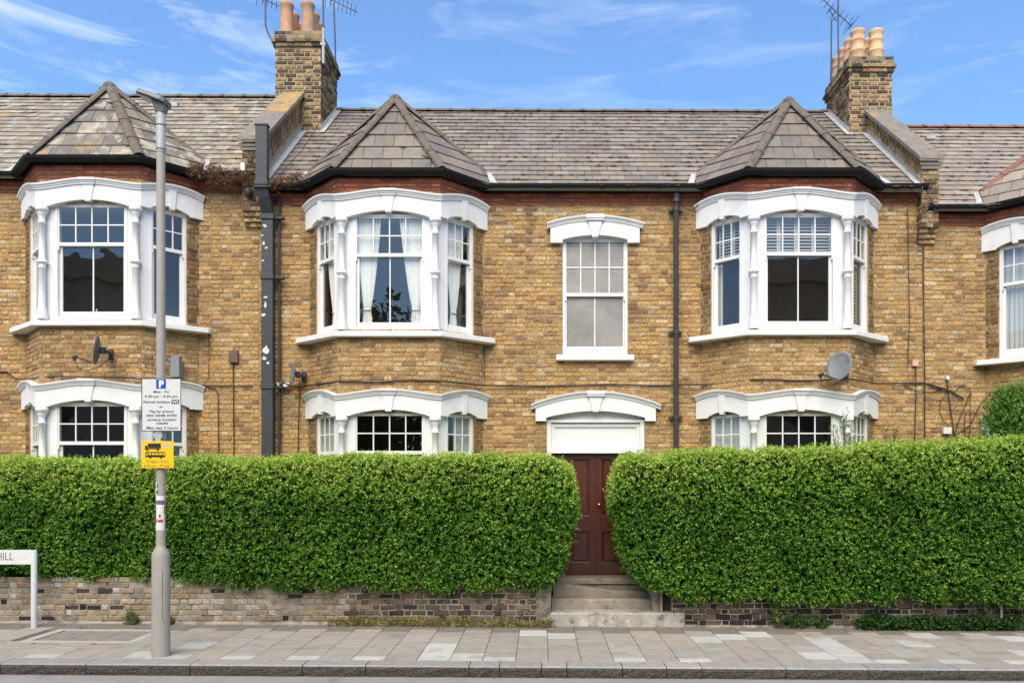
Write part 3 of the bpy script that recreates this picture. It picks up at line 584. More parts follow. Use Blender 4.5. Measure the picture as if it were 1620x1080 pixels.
def facade(house, x0, x1, bays, holes, dz, seed, zlow=1.7):
    """bays: list of (centre, dz of its windows); holes on the flat wall in world x; bricks down to zlow (hedge stands before the rest)"""
    path = [(x0, YW)]
    for cx, _, _ in bays: path += bay_pts(cx)
    path.append((x1, YW)); ztop = 6.745+dz; m = M(); rec = []; red = []; zb = .012+dz
    for i, (a, b) in enumerate(zip(path[:-1], path[1:])):
        fr = F2(a, b); k = i % 4
        if k == 0:
            hs = [(h[0]-a[0], h[1]-a[0], h[2], h[3]) for h in holes if a[0] < h[0] < b[0]]; flat_wall(m, fr, .0, ztop+.25, hs); zl = zlow if not any(h[2] < 1 for h in hs) else .55
        else:
            cx, du, dl = bays[i//4]; L_ = fr.len; u0, u1 = ((.20, L_) if k == 1 else (0, L_) if k == 2 else (0, L_-.20))
            hs = [(u0, u1, 4.55+du, 6.40+du), (u0, u1, 1.42+dl, 6.40+dl-3.12)]; flat_wall(m, fr, .0, ztop+.25, hs, .10); zl = zlow
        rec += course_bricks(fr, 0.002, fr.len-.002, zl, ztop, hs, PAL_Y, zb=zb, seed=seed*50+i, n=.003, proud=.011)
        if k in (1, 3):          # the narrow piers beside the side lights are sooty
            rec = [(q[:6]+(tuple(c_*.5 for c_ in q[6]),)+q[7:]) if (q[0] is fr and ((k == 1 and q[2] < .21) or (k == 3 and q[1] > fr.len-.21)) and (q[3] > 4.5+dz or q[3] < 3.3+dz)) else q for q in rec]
        # red corbel courses under the gutter
        for c, (za, nn) in enumerate(((ztop+.002, .018), (ztop+.066, .040), (ztop+.130, .062))):
            ext = nn*.40 if k != 0 else 0
            e0 = -(nn*.41) if k == 2 else (0 if k else 0); red += course_bricks(fr, (-nn*.40 if k in (2,) else 0.0)+.0, fr.len+(nn*.40 if k == 2 else 0.0), za, za+.062, [], PAL_RED, gauge=.062, zb=za, seed=seed*90+i*3+c, n=nn, proud=.003, hgap=.006, lens=(.2275, .2275))
            q = [(0, za), (nn-.006, za), (nn-.006, za+.058), (0, za+.058)]
    wall = m.build('wall', m_mortar, house)
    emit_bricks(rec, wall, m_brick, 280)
    m2 = M(); sweep(m2, path, [(-.01, ztop), (.012, ztop), (.030, ztop+.064), (.052, ztop+.128), (.052, ztop+.19), (-.01, ztop+.19)]); band = m2.build('corbel_band', mat('red_mortar_%d' % seed, (.16, .07, .045), rough=.9, vs=5, va=.3), house)
    emit_bricks(red, band, m_brick, 150)
    # fascia and gutter
    m = M(); zg = ztop+.19
    sweep(m, path, [(.0, zg), (.085, zg), (.085, zg+.055), (.0, zg+.055)]); m.build('fascia', m_black, house)
    gp = [(-.005, .0), (-.055, -.012), (-.10, -.045), (-.115, -.09), (-.10, -.10), (-.06, -.105), (-.01, -.09), (.0, -.045)]
    m = M(); R0 = .070; cx_, cz_ = .165, zg+.085; prof = []
    for k in range(9): a = PI+PI*k/8; prof.append((cx_+R0*cos(a), cz_+R0*1.1*sin(a)))
    prof += [(cx_+R0+.006, cz_+.008), (cx_+R0-.004, cz_+.008)]
    for k in range(9): a = 2*PI-PI*k/8; prof.append((cx_+(R0-.006)*cos(a), cz_+(R0*1.1-.006)*sin(a)))
    sweep(m, path, prof, smooth=False); g = m.build('gutter', m_black, house)
    for i, (a, b) in enumerate(zip(path[:-1], path[1:])):
        fr = F2(a, b); u = .12
        while u < fr.len-.05:
            m = M(); m.extrude([fr.p(u, n_*1.0, z_) for n_, z_ in [(cx_-R0-.004, cz_+.01)]+[(cx_+(R0+.008)*cos(PI+PI*k/8), cz_+(R0*1.1+.008)*sin(PI+PI*k/8)) for k in range(9)]], (fr.dx*.05, fr.dy*.05, 0)); m.build('gutter_joint', m_black, g)
            u += .92
    return path
def ridge_run(parent, a, b, r=.062, step=.42, m_=None, name='hip_tile', flat=.8):
    a, b = Vector(a), Vector(b); d = b-a; n = max(1, round(d.length/step)); d.normalize()
    side = d.cross(Vector((0, 0, 1))).normalized(); up = side.cross(d).normalized(); st = (b-a).length/n; me = {}
    q = M(); K = 8
    rings = [(0, r*1.0), (st*.86, r*1.02), (st*.86, r*1.14), (st*1.03, r*1.14)]
    vs = []
    for t, rr in rings:
        for k in range(K+1):
            an = PI*k/K; vs.append((t, -rr*cos(an), rr*flat*sin(an)-.012))
        for k in range(K+1):
            an = PI-PI*k/K; vs.append((t, -(rr-.014)*cos(an), (rr-.014)*flat*sin(an)-.012))
    kk = 2*(K+1); q.add(vs, [(i*kk+j, i*kk+(j+1) % kk, (i+1)*kk+(j+1) % kk, (i+1)*kk+j) for i in range(3) for j in range(kk)]+[tuple(reversed(range(kk))), tuple(range(3*kk, 4*kk))])
    me = q.mesh(name, m_ or m_ridge); mt = Matrix((-d, side, up)).transposed()
    if mt.determinant() < 0: mt = Matrix((-d, -side, up)).transposed()
    for i in range(n):
        o = link(name, me, parent, b-d*(st*i)); o.rotation_euler = (mt @ Matrix.Rotation(random.uniform(-.012, .012), 3, 'X')).to_euler()
RT = -.004       # the roofs fall slightly to the right
def main_roof(house, x0, x1, bays, zE, zR, pal, m_, seed, single=240, mossrate=.25, ridge_m=None):
    """zE: eaves height at Y 12.93, zR: ridge height at Y 16.4 (both at the middle of the roof)"""
    xc = (x0+x1)/2; O = Vector((x0, 12.99, zE-RT*(xc-x0))); U = Vector((1, 0, RT)); V = Vector((0, 16.4-12.99, zR-zE)); ln = V.length
    wd = x1-x0; m = M(); b = [O-Vector((0, 0, .03)), O+U*wd-Vector((0, 0, .03)), O+U*wd+V-Vector((0, 0, .03)), O+V-Vector((0, 0, .03))]; dn = Vector((0, 0, -.06))
    m.hexa([p+dn for p in b]+b); back = M()
    m.hexa([b[3]+dn, b[2]+dn, b[2]+Vector((0, 4, -3.2))+dn, b[3]+Vector((0, 4, -3.2))+dn, b[3], b[2], b[2]+Vector((0, 4, -3.2)), b[3]+Vector((0, 4, -3.2))])
    roof = m.build('roof', m_moss, house)
    slope = (zR-zE)/(16.4-12.99)
    def skip(p):      # under the bay roofs
        for cx in bays:
            if abs(p.x-cx) < 1.42 and p.y < 13.3: return True
            if 13.3 <= p.y < 14.3 and abs(p.x-cx) < 1.35*(14.35-p.y)/1.05: return True
        return False
    tiles(roof, m_, O+Vector((0, 0, .0)), U, V, [(0, 0), (wd, 0), (wd, ln), (0, ln)], .265, .232, pal, single=single, skip=skip, mossrate=mossrate, seed=seed)
    ridge_run(roof, O+V+Vector((0, -.02, -.055)), O+V+U*wd+Vector((0, -.02, -.055)), r=.14, step=.45, name='ridge_tile', flat=.55, m_=ridge_m)
    return roof, (lambda x, y: O.z+RT*(x-x0)+slope*(y-12.99))
def bay_roof(house, cx, ze, zf, pal, m_, hipm=None, apex=1.52, seed=1):
    """six sided roof over a bay: ze eaves height, zf(x, y) main roof height"""
    A = Vector((cx, 13.12, ze+apex)); e = .87; s_ = 1.55
    FL, FR = Vector((cx-e, YB-.17, ze)), Vector((cx+e, YB-.17, ze)); EL, ER = Vector((cx-s_, YW-.21, ze)), Vector((cx+s_, YW-.21, ze))
    HL, HR = Vector((cx-1.45, 13.32, zf(cx-1.45, 13.32)+.03)), Vector((cx+1.45, 13.32, zf(cx+1.45, 13.32)+.03)); BP = Vector((cx, 14.35, zf(cx, 14.35)+.03))
    m = M(); vs = [A, FL, FR, EL, ER, HL, HR, BP]; sh = Vector((0, 0, -.035)); vs = [v+sh for v in vs]
    m.add(vs, [(0, 1, 2), (0, 3, 1), (0, 2, 4), (0, 5, 3), (0, 4, 6), (0, 7, 5), (0, 6, 7), (2, 1, 3, 5, 7, 6, 4)])
    br = m.build('bay_roof', m_moss, house)
    def facet(P, Q, extra, sd):   # eaves from P to Q, apex A, extra points
        U = (Q-P).normalized(); Vv = (A-P)-U*(A-P).dot(U); Vn = Vv.normalized(); pts = [P, Q]+extra
        poly = [((p-P).dot(U), (p-P).dot(Vn)) for p in pts]; tiles(br, m_, P, U, Vn, poly, .31, .268, pal, single=60, seed=sd, mossrate=.12)
    facet(FL, FR, [A], seed); facet(EL, FL, [A, HL], seed+1); facet(FR, ER, [HR, A], seed+2)
    facet(HR, BP, [A], seed+3); facet(BP, HL, [A], seed+4)
    up = Vector((0, 0, .015))
    for a, b in ((FL, A), (FR, A), (HL, A), (HR, A)): ridge_run(br, b+up, a+up+(b-a).normalized()*.03, m_=hipm, r=.09)
    ridge_run(br, A+up+Vector((0, -.02, 0)), BP+up, m_=hipm, r=.055, step=.5) if False else None
    # lead valleys
    for H, E_, s in ((HL, EL, -1), (HR, ER, 1)):
        m = M(); q = Vector((s*.17, .04, .0)); m.extrude([E_+Vector((s*.05, 0, .02)), E_+Vector((s*.14, .0, .035)), H+q*.6+Vector((0, 0, .045)), H+Vector((0, 0, .03))], (0, 0, -.012)); m.build('valley_flashing', m_lead, br)
    m = M(); m.sm = True; m.lathe(A.x, A.y, [(.10, A.z-.06), (.10, A.z-.02), (.06, A.z+.05), (.02, A.z+.075), (.002, A.z+.08)], n=10); m.build('hip_cap', hipm or m_ridge, br)
    return br
def interior(house, x0, x1, bays, dz):
    m = M()
    m.box(x0+.02, x1-.02, 15.3, 15.4, .2, 7.2+dz); m.box(x0+.02, x0+.12, YW+.14, 16.9, .2, 7.0+dz); m.box(x1-.12, x1-.02, YW+.14, 16.9, .2, 7.0+dz)
    m.box(x0+.12, x1-.12, YW+.14, 16.9, 3.75+dz, 3.95+dz); m.box(x0+.12, x1-.12, YW+.14, 16.9, 6.85+dz, 6.95+dz); m.box(x0+.12, x1-.12, YW+.14, 16.9, .3, .5)
    for cx in bays:       # floors and ceilings run out into the bays
        for za, zb_ in ((3.75, 3.95), (6.5, 6.6)): m.prism([(cx-HB+.1, YW+.14), (cx-HF+.08, YB+.13), (cx+HF-.08, YB+.13), (cx+HB-.1, YW+.14)], za+dz, zb_+dz)
    return m.build('interior_room', m_inside, house)

# ------------------------------------------------------------------ the three houses
XL, XR = -4.66, 6.33
HG = 'terraced brick houses along the street'
CXA, CXB, CXL, CXR = -2.385, 4.085, -7.09, 8.81
centre = empty('terraced_house', (.8, YW, 0), 'middle yellow brick house with two bay windows and a dark red double door', 'house', HG)
lefth = empty('terraced_house', (-8, YW, 0), 'left yellow brick house behind the lamp post, moss growing in its gutter', 'house', HG)
righth = empty('terraced_house', (9, YW, 0), 'right brick house cut by the photo edge, red hip tiles on its bay roof', 'house', HG)
# centre window and door openings: world x and z on the wall plane
WX0, WX1 = PX(890, YW), PX(993, YW); WZ0, WZ1 = PZ(562, YW), PZ(371, YW)
DX0, DX1 = PX(865, YW), PX(1019.5, YW); DZ0, DZ1 = .60, PZ(650, YW)
pathC = facade(centre, XL, XR, [(CXA, 0, 0), (CXB, .02, .0)], [(WX0, WX1, WZ0, WZ1), (DX0, DX1, DZ0, DZ1)], 0, 1)
pathL = facade(lefth, -11.2, XL, [(CXL, .17, .15)], [], .20, 2)
pathR = facade(righth, XR, 11.6, [(CXR, -.36, -.36)], [], -.34, 3)
bay_window(centre, CXA, 0, m_glass); bay_window(centre, CXA, -3.12, m_oldglass)
bay_window(centre, CXB, .02, m_glass); bay_window(centre, CXB, -3.12, m_oldglass)
bay_window(lefth, CXL, .17, m_oldglass); bay_window(lefth, CXL, -2.97, m_oldglass)
bay_window(righth, CXR, -.36, m_glass); bay_window(righth, CXR, -3.48, m_oldglass)
for h, a, b, cxs, dz in ((centre, XL, XR, (CXA, CXB), 0), (lefth, -11.2, XL, (CXL,), .17), (righth, XR, 11.6, (CXR,), -.36)): interior(h, a, b, cxs, dz)
ZE, ZR = 7.0, 9.80
roofC, fC = main_roof(centre, XL+.1, XR-.1, (CXA, CXB), ZE, ZR, PAL_SL, m_slate, 21, mossrate=.5)
roofL, fL = main_roof(lefth, -11.4, XL-.1, (CXL,), ZE+.20, 10.10, PAL_SO, m_slate_old, 22, mossrate=.1)
roofR, fR = main_roof(righth, XR+.1, 12.0, (CXR,), ZE-.34, 9.47, PAL_SB, m_slate, 23, mossrate=.5, ridge_m=m_redridge)
bay_roof(centre, CXA, ZE-.01, fC, PAL_SD, m_slate, apex=1.47, seed=31); bay_roof(centre, CXB, ZE-.01, fC, PAL_SD, m_slate, apex=1.43, seed=41)
bay_roof(lefth, CXL, ZE+.20, fL, PAL_SO[:3]+PAL_SD, m_slate_old, apex=1.47, seed=51); bay_roof(righth, CXR, ZE-.35, fR, PAL_SB, m_slate, hipm=m_redridge, apex=1.47, seed=61)

# ---- small arched heads (centre window, door)
def flat_head(parent, xc, half, ends, ztop_c, ztop_e, zbot, zc, zs, open_h, kz, kw):
    """stucco head on the flat wall; open_h: half width of the opening"""
    m = M(); n = 28; xs = sorted(set([xc-half+2*half*i/n for i in range(n+1)]+[xc-open_h-.001, xc-open_h+.001, xc+open_h-.001, xc+open_h+.001]))
    zt = lambda x: ztop_e+(ztop_c-ztop_e)*(1-((x-xc)/ends)**2)
    zb = lambda x: zbot if abs(x-xc) > open_h else zs+(zc-zs)*(1-((x-xc)/open_h)**2)
    vs = []
    for x in xs: vs += [(x, YW-.085, zb(x)), (x, YW-.085, zt(x)-.05), (x, YW+.1, zt(x)-.05), (x, YW+.1, zb(x))]
    k = len(xs); m.add(vs, [(i*4+j, (i+1)*4+j, (i+1)*4+(j+1) % 4, i*4+(j+1) % 4) for i in range(k-1) for j in range(4)]+[(3, 2, 1, 0), tuple(range(4*k-4, 4*k))]); m.build('lintel', m_render, parent)
    prof = [(0.0, -.085), (.10, -.085), (.105, -.058), (.115, -.052), (.125, -.03), (.14, -.026), (.145, 0), (0.0, .01)]; m = M(); vs = []
    xs = [xc-ends+2*ends*i/n for i in range(n+1)]
    for x in xs: vs += [(x, YW-a, zt(x)+b) for a, b in prof]
    q = len(prof); m.add(vs, [(i*q+j, i*q+(j+1) % q, (i+1)*q+(j+1) % q, (i+1)*q+j) for i in range(n) for j in range(q)]+[tuple(reversed(range(q))), tuple(range(n*q, n*q+q))]); m.build('lintel_moulding', m_render, parent)
    m = M(); wt, wb = kw; m.extrude([(xc-wt/2, YW-.115, ztop_c-.09), (xc-wb/2, YW-.115, kz), (xc+wb/2, YW-.115, kz), (xc+wt/2, YW-.115, ztop_c-.09)], (0, .15, 0))
    m.box(xc-wt/2-.035, xc+wt/2+.035, YW-.158, YW, ztop_c-.055, ztop_c+.006); m.box(xc-wt/2-.03, xc+wt/2+.03, YW-.145, YW, ztop_c-.088, ztop_c-.055); m.build('keystone', m_render, parent, bevel=.004)
wf = Frame(0, YW, 1, 0)
lw = empty('landing_window', (0, YW, WZ0)); lw.parent = centre; lw.location -= WL[centre.name]
sash_window(lw, wf.sub(WX0), 0, WX1-WX0, PZ(560, YW), PZ(466, YW), PZ(377, YW), 4, 2, m_frost, n0=-.02, box=.045, lst=.03)
m = M(); m.box(WX0, WX1, YW+.03, YW+.1, PZ(377, YW), WZ1+.02); m.build('head_board', m_white, lw)
m = M(); m.box(PX(880, 13.1), PX(1003.5, 13.1), YW-.11, YW+.05, PZ(569.5, 13.1), PZ(560.5, 13.1)); m.build('window_sill', m_render, lw, bevel=.008)
xc = PX(942.5, 13.1); flat_head(lw, PX(941.5, 13.1), .735*1.0, .79, PZ(339, 13.05), PZ(351, 13.05), PZ(383, 13.1), PZ(371, 13.1), PZ(378, 13.1), .535, PZ(375, 13.1), (.23, .095))
# ---- entrance
ent = centre
flat_head(ent, PX(942.5, 13.1), .99, 1.07, PZ(618, 13.05), PZ(639, 13.05), PZ(665.5, 13.1), PZ(649.6, 13.1), PZ(660, 13.1), .815, PZ(651, 13.1), (.225, .105))
m = M(); zt, zb2 = DZ1+.03, PZ(717, 13.28)
m.box(DX0, DX0+.07, YW+.01, YW+.14, .6, zt-.18); m.box(DX1-.07, DX1, YW+.01, YW+.14, .6, zt-.18)
m.box(DX0, DX1, YW+.06, YW+.14, zt-.23, zt+.06); m.box(DX0+.002, DX1-.002, YW+.0, YW+.0598, PZ(668, YW), PZ(663.5, YW)); m.box(DX0+.07, DX1-.07, YW+.005, YW+.1402, zb2, zb2+.075); m.build('door_surround', m_white, ent, bevel=.004)
m = M(); a, b, c, d = DX0+.072, DX1-.072, zb2+.077, PZ(669.5, YW); m.box(a, b, YW+.075, YW+.12, c, d); pa, pb, pc, pd = PX(875.6, YW+.06), PX(1008, YW+.06), PZ(702.5, YW+.06), PZ(674.7, YW+.06)
for q in ((a, pa, c, d), (pb, b, c, d), (pa, pb, c, pc), (pa, pb, pd, d)): m.box(q[0], q[1], YW+.045, YW+.0745, q[2], q[3])
for g, y in ((.012, YW+.055), (.024, YW+.065)):
    for q in ((pa, pa+g, pc, pd), (pb-g, pb, pc, pd), (pa+g, pb-g, pc, pc+g), (pa+g, pb-g, pd-g, pd)): m.box(q[0]+(.001 if g > .02 else 0), q[1], y, YW+.0747, q[2], q[3])
m.build('overdoor_panel', m_white, ent)
YD = YW+.10; dtop = PZ(718.5, YD); dzb = .605; xm = PX(943.5, YD)
for s, (a, b) in ((0, (DX0+.072, xm-.003)), (1, (xm+.003, DX1-.072))):
    m = M(); st = .115; zs = [dzb, dzb+.24, PZ(838, YD), PZ(817, YD), dtop-.09, dtop]
    pn = []
    if s == 0: cols = [(a, a+.12), (PX(911, YD)-.0, PX(911, YD)+.0)]
    c0, c1 = (a+.33, b-.105) if s == 0 else (a+.085, b-.30)
    m.box(a, c0, YD, YD+.045, dzb, dtop); m.box(c1, b, YD, YD+.045, dzb, dtop)
    z1a, z1b, z2a, z2b = PZ(889, YD), PZ(840, YD), PZ(815.5, YD), PZ(726, YD)
    for za, zb_ in ((dzb, z1a), (z1b, z2a), (z2b, dtop)): m.box(c0, c1, YD, YD+.0448, za, zb_)
    leaf = m.build('door_leaf', m_door, ent, bevel=.004)
    for za, zb_ in ((z1a, z1b), (z2a, z2b)):
        m = M(); g = .028; o_ = [(c0, za), (c1, za), (c1, zb_), (c0, zb_)]; i_ = [(c0+g, za+g), (c1-g, za+g), (c1-g, zb_-g), (c0+g, zb_-g)]; k_ = [(c0+g*1.5, za+g*1.5), (c1-g*1.5, za+g*1.5), (c1-g*1.5, zb_-g*1.5), (c0+g*1.5, zb_-g*1.5)]
        vs = [(x, YD+.030, z) for x, z in o_]+[(x, YD+.034, z) for x, z in i_]+[(x, YD+.006, z) for x, z in k_]; m.add(vs, [(8, 9, 10, 11)]+[(i, (i+1) % 4, 4+(i+1) % 4, 4+i) for i in range(4)]+[(4+i, 4+(i+1) % 4, 8+(i+1) % 4, 8+i) for i in range(4)])
        m.build('door_panel', m_door, leaf)
    if s == 0: m = M(); m.box(xm-.028, xm+.012, YD-.016, YD-.0005, dzb+.01, dtop-.004); m.build('meeting_bead', m_door, leaf, bevel=.005)
    else:
        m = M(); kx_, kz_ = PX(947.5, YD), PZ(798, YD); m.sm = True; m.tube([(kx_, YD-.001, kz_), (kx_, YD-.012, kz_), (kx_, YD-.03, kz_), (kx_, YD-.045, kz_), (kx_, YD-.06, kz_), (kx_, YD-.066, kz_)], [.026, .026, .012, .026, .024, .008], n=14); m.build('door_knob', m_brass, leaf)
        m = M(); kx_, kz_ = PX(980.5, YD), PZ(826.5, YD); m.tube([(kx_, YD-.001, kz_), (kx_, YD-.02, kz_), (kx_, YD-.026, kz_)], [.02, .017, .006], n=12); m.build('latch', m_brass, leaf)
m = M(); m.box(DX0, DX1, YW+.02, YW+.3, .30, .6); m.build('door_sill_block', m_stone, ent)

# ---- party wall parapets with chimneys
def parapet(xa, xb, zc, zt_top, cb, px_x0, px_x1, ch_top, seed, side, pots, label):
    """xa..xb parapet faces; zc: coping underside height at the front (Y 12.82); zt_top: at Y 15.2; cb: corbel bottom"""
    sl = (zt_top-zc)/(15.2-12.95); m = M(); xa_, xb_ = xa+.012, xb-.012
    z0 = [cb, cb+.078, cb+.156, cb+.234]; ys = [YW-.05, YW-.09, YW-.13, YW-.17]
    prof = [(YW+.05, cb)]
    for z, y in zip(z0, ys): prof += [(y+.012, z), (y+.012, z+.078 if z < z0[-1] else zc)]
    prof += [(12.95, zc), (16.3, zc+sl*3.35), (16.3, zc-1.4+sl*2.4), (YW+.05, 6.6)]
    m.extrude([(xa_, y, z) for y, z in prof], (xb_-xa_, 0, 0)); core = pw = m.build('parapet', m_cmortar, centre)
    rec = []
    for i, (z, y) in enumerate(zip(z0, ys)):
        zz1 = z+.076 if i < 3 else zc-.16
        fr = Frame(xa, y, 1, 0); rec += course_bricks(fr, 0, xb-xa, z, zz1+.01, [], PAL_CH[:4]+PAL_Y[:5] if i < 2 else PAL_CH, zb=z, seed=seed+i, n=.002, proud=.004, gauge=.078, lens=(.205, .105))
        fr = Frame(xa, YW, 0, -1) if side > 0 else Frame(xb, YW, 0, 1)
        for s_ in (0, 1):
            f2 = Frame(xb, y, 0, 1) if s_ == 0 else Frame(xa, YW+.04, 0, -1); rec += course_bricks(f2, .0, YW+.04-y, z, zz1+.01, [], PAL_CH, zb=z, seed=seed+i+9*s_, n=.002, proud=.004, gauge=.078)
    # sloping side: soldier-like cut bricks following the slope
    ln = math.hypot(2.25, zt_top-zc)
    for s_ in (-1, 1):
        x = xb if s_ > 0 else xa; t = .16; k = 0
        while t < ln-.07:
            for (h0, h1) in ((.03, .19), (.205, .36), (.375, .52)):
                yy = 12.95+t/ln*2.25; zz = zc+t/ln*(zt_top-zc); q = M(); o_ = .03*(h0 > .1)
                ty, tz = 2.25/ln, (zt_top-zc)/ln; P = lambda a_, h: (x+s_*.004, yy+ty*(a_), zz+tz*(a_)-h)
                sk = .05; pts = [P(o_+sk*0, h0), P(o_+.056, h0), P(o_+.056-.055, h1), P(o_-.055, h1)]
                rec.append(('poly', [Vector(p) for p in pts], s_, jit(random.choice(PAL_CH[:4]+PAL_Y[6:8])), x))
            t += .076; k += 1
    q = M()
    for r_ in [r for r in rec if r[0] == 'poly']: q.extrude(r_[1], (-r_[2]*.02, 0, 0), r_[3])
    tag(q.build('slanting_brickwork', m_brick, core), kind='stuff')
    emit_bricks([r for r in rec if r[0] != 'poly'], core, m_brick, 120)
    # moulded cap and coping slabs
    m = M(); e = .045
    for (e, za, zb_) in ((.02, zc-.16, zc-.10), (.045, zc-.10, zc-.045)): m.box(xa-e, xb+e, YW-.17-e, 13.0, za, zb_)
    m.build('corbel_cap', m_coping, pw, bevel=.008)
    e = .06; m = M(); m.hexa([(xa-e, YW-.24, zc-.044), (xb+e, YW-.24, zc-.044), (xb+e, 12.99, zc-.02), (xa-e, 12.99, zc-.02), (xa-e, YW-.24, zc+.015), (xb+e, YW-.24, zc+.015), (xb+e, 12.99, zc+.075), (xa-e, 12.99, zc+.075)]); m.build('coping', m_coping, pw, bevel=.008)
    ns = 4
    for i in range(ns):
        y0, y1 = 12.992+i*2.3/ns, 12.992+(i+1)*2.3/ns-.008; za, zb_ = zc-.02+sl*(y0-12.992), zc-.02+sl*(y1-12.992); m = M()
        m.hexa([(xa-e, y0, za), (xb+e, y0, za), (xb+e, y1, zb_), (xa-e, y1, zb_), (xa-e, y0, za+.09), (xb+e, y0, za+.09), (xb+e, y1, zb_+.09), (xa-e, y1, zb_+.09)]); m.build('coping', m_coping_l if (i >= 2 and side > 0) else m_coping, pw, bevel=.01)
    # stepped white flashing along the middle roof
    zf = lambda y: (fC((xa+xb)/2, y)); x = xb+.006 if side > 0 else xa-.006; sg = 1 if side > 0 else -1
    m = M(); n = 26; pts = []; y0, y1 = 12.98, 15.15
    m.extrude([(x, y0, zf(y0)-.02), (x, y1, zf(y1)-.02), (x, y1, zf(y1)+.09), (x, y0, zf(y0)+.09)], (sg*.006, 0, 0))
    for i in range(n):
        ya = y0+(y1-y0)*i/n; yb_ = y0+(y1-y0)*(i+1)/n; m.extrude([(x+sg*.001, ya, zf(ya)+.08), (x+sg*.001, yb_, zf(yb_)+.08), (x+sg*.001, ya+.01, zf(ya)+.17+random.uniform(-.02, .02))], (sg*.005, 0, 0))
    m.extrude([(x+sg*.002, y0, zf(y0)+.035), (x+sg*.10, y0, zf(y0)+.035), (x+sg*.10, y1, zf(y1)+.035), (x+sg*.002, y1, zf(y1)+.035)], (0, 0, .008)); m.build('step_flashing', m_lead, pw)
    # chimney stack
    ya, yb_ = 15.2, 16.42; m = M(); m.box(px_x0, px_x1, ya, yb_, 8.4, ch_top-.02); st = ch = m.build('chimney', m_cmortar, centre); rec = []
    for fr, l_ in ((Frame(px_x0, ya, 1, 0), px_x1-px_x0), (Frame(px_x1, ya, 0, 1), yb_-ya), (Frame(px_x0, yb_, 0, -1), yb_-ya)):
        rec += course_bricks(fr, 0, l_, 8.7, ch_top-.30, [], PAL_CH+[(.16, .12, .075)], zb=.02, seed=seed+40+int(l_*10), n=.010, proud=.006, gauge=.079, hgap=.020)
        for k, nn in enumerate((.04, .07, .03, .03)): rec += course_bricks(fr, -nn, l_+nn, ch_top-.30+k*.075, ch_top-.30+k*.075+.075, [], PAL_CH[:2]+PAL_CH[2:5]+([PAL_RED[0]] if (k == 0 and side < 0) else []), zb=ch_top-.30+k*.075, gauge=.075, seed=seed+70+k, n=nn, proud=.004)
    emit_bricks(rec, st, m_brick, 290)
    m = M(); m.box(px_x0-.03, px_x1+.03, ya-.03, yb_+.03, ch_top-.3, ch_top-.012); m.box(px_x0-.06, px_x1+.06, ya-.06, yb_+.06, ch_top-.225, ch_top-.155)
    m.hexa([(px_x0-.02, ya-.02, ch_top-.012), (px_x1+.02, ya-.02, ch_top-.012), (px_x1+.02, yb_+.02, ch_top-.012), (px_x0-.02, yb_+.02, ch_top-.012), (px_x0+.1, ya+.1, ch_top+.07), (px_x1-.1, ya+.1, ch_top+.07), (px_x1-.1, yb_-.1, ch_top+.07), (px_x0+.1, yb_-.1, ch_top+.07)])
    m.build('flaunching', m_coping, ch)
    for (x, y, h, r, c, banded) in pots:
        z = ch_top+.03; m = M()
        if banded: pr = [(r*1.12, z), (r*1.10, z+h*.28), (r*1.14, z+h*.29), (r*1.14, z+h*.32), (r*1.02, z+h*.33), (r*.98, z+h*.64), (r*1.02, z+h*.65), (r*1.02, z+h*.68), (r*.96, z+h*.69), (r*.96, z+h*.86), (r*1.08, z+h*.91), (r*1.1, z+h*.98), (r*1.04, z+h), (r*.85, z+h), (r*.8, z+h*.8)]
        else: pr = [(r*1.14, z), (r*1.05, z+h*.3), (r*1.0, z+h*.6), (r*.98, z+h*.88), (r*1.12, z+h*.92), (r*1.14, z+h*.98), (r*1.08, z+h), (r*.88, z+h), (r*.85, z+h*.8)]
        m.lathe(x, y, pr, n=20, col=c); m.build('chimney_pot', m_pot, ch)
    m = M(); zz = lambda y: fC(px_x1, y); x = px_x1+.014 if side > 0 else px_x0-.014       # soakers beside the stack
    m.extrude([(x, ya, zz(ya)-.02), (x, 16.3, zz(16.3)-.02), (x, 16.3, zz(16.3)+.10), (x, ya, zz(ya)+.14)], (sg*.01, 0, 0)); m.extrude([(x, ya-.1, zz(ya-.1)+.04), (x+sg*.09, ya-.1, zz(ya-.1)+.045), (x+sg*.12, 16.3, zz(16.3)+.045), (x, 16.3, zz(16.3)+.04)], (0, 0, .01)); 
    m.box(px_x0-.01, px_x1+.01, ya-.025, ya-.012, zz(ya)-.1, zz(ya)+.03); m.build('chimney_flashing', m_lead, ch)
    return pw, ch
Cp = (.46, .24, .13); Cq = (.50, .30, .16)
pwL, chL = parapet(-4.88, -4.56, PZ(216, 12.85), PZ(148, 15.2), PZ(358, 13.1), PX(436, 15.2), PX(507, 15.2), PZ(50, 15.2), 100, 1,
    [(PX(453.5, 15.4)+dx, 15.42+k*.36, .62, .118, c, False) for k in range(3) for dx, c in ((0, (.50, .27, .15)), (.405, (.44, .26, .15)))], 'left')
pwR, chR = parapet(6.235, 6.52, PZ(246, 12.85), PZ(176, 15.2), PZ(384, 13.1), PX(1344.5, 15.2), PX(1410.5, 15.2), PZ(90, 15.2), 200, -1,
    [(PX(1357.5, 15.4)+dx, 15.42+k*.33, .58, .128, c, True) for k in range(4) for dx, c in ((0, (.60, .36, .20)), (.355, (.62, .42, .22))) if not (dx and k > 1)], 'right')

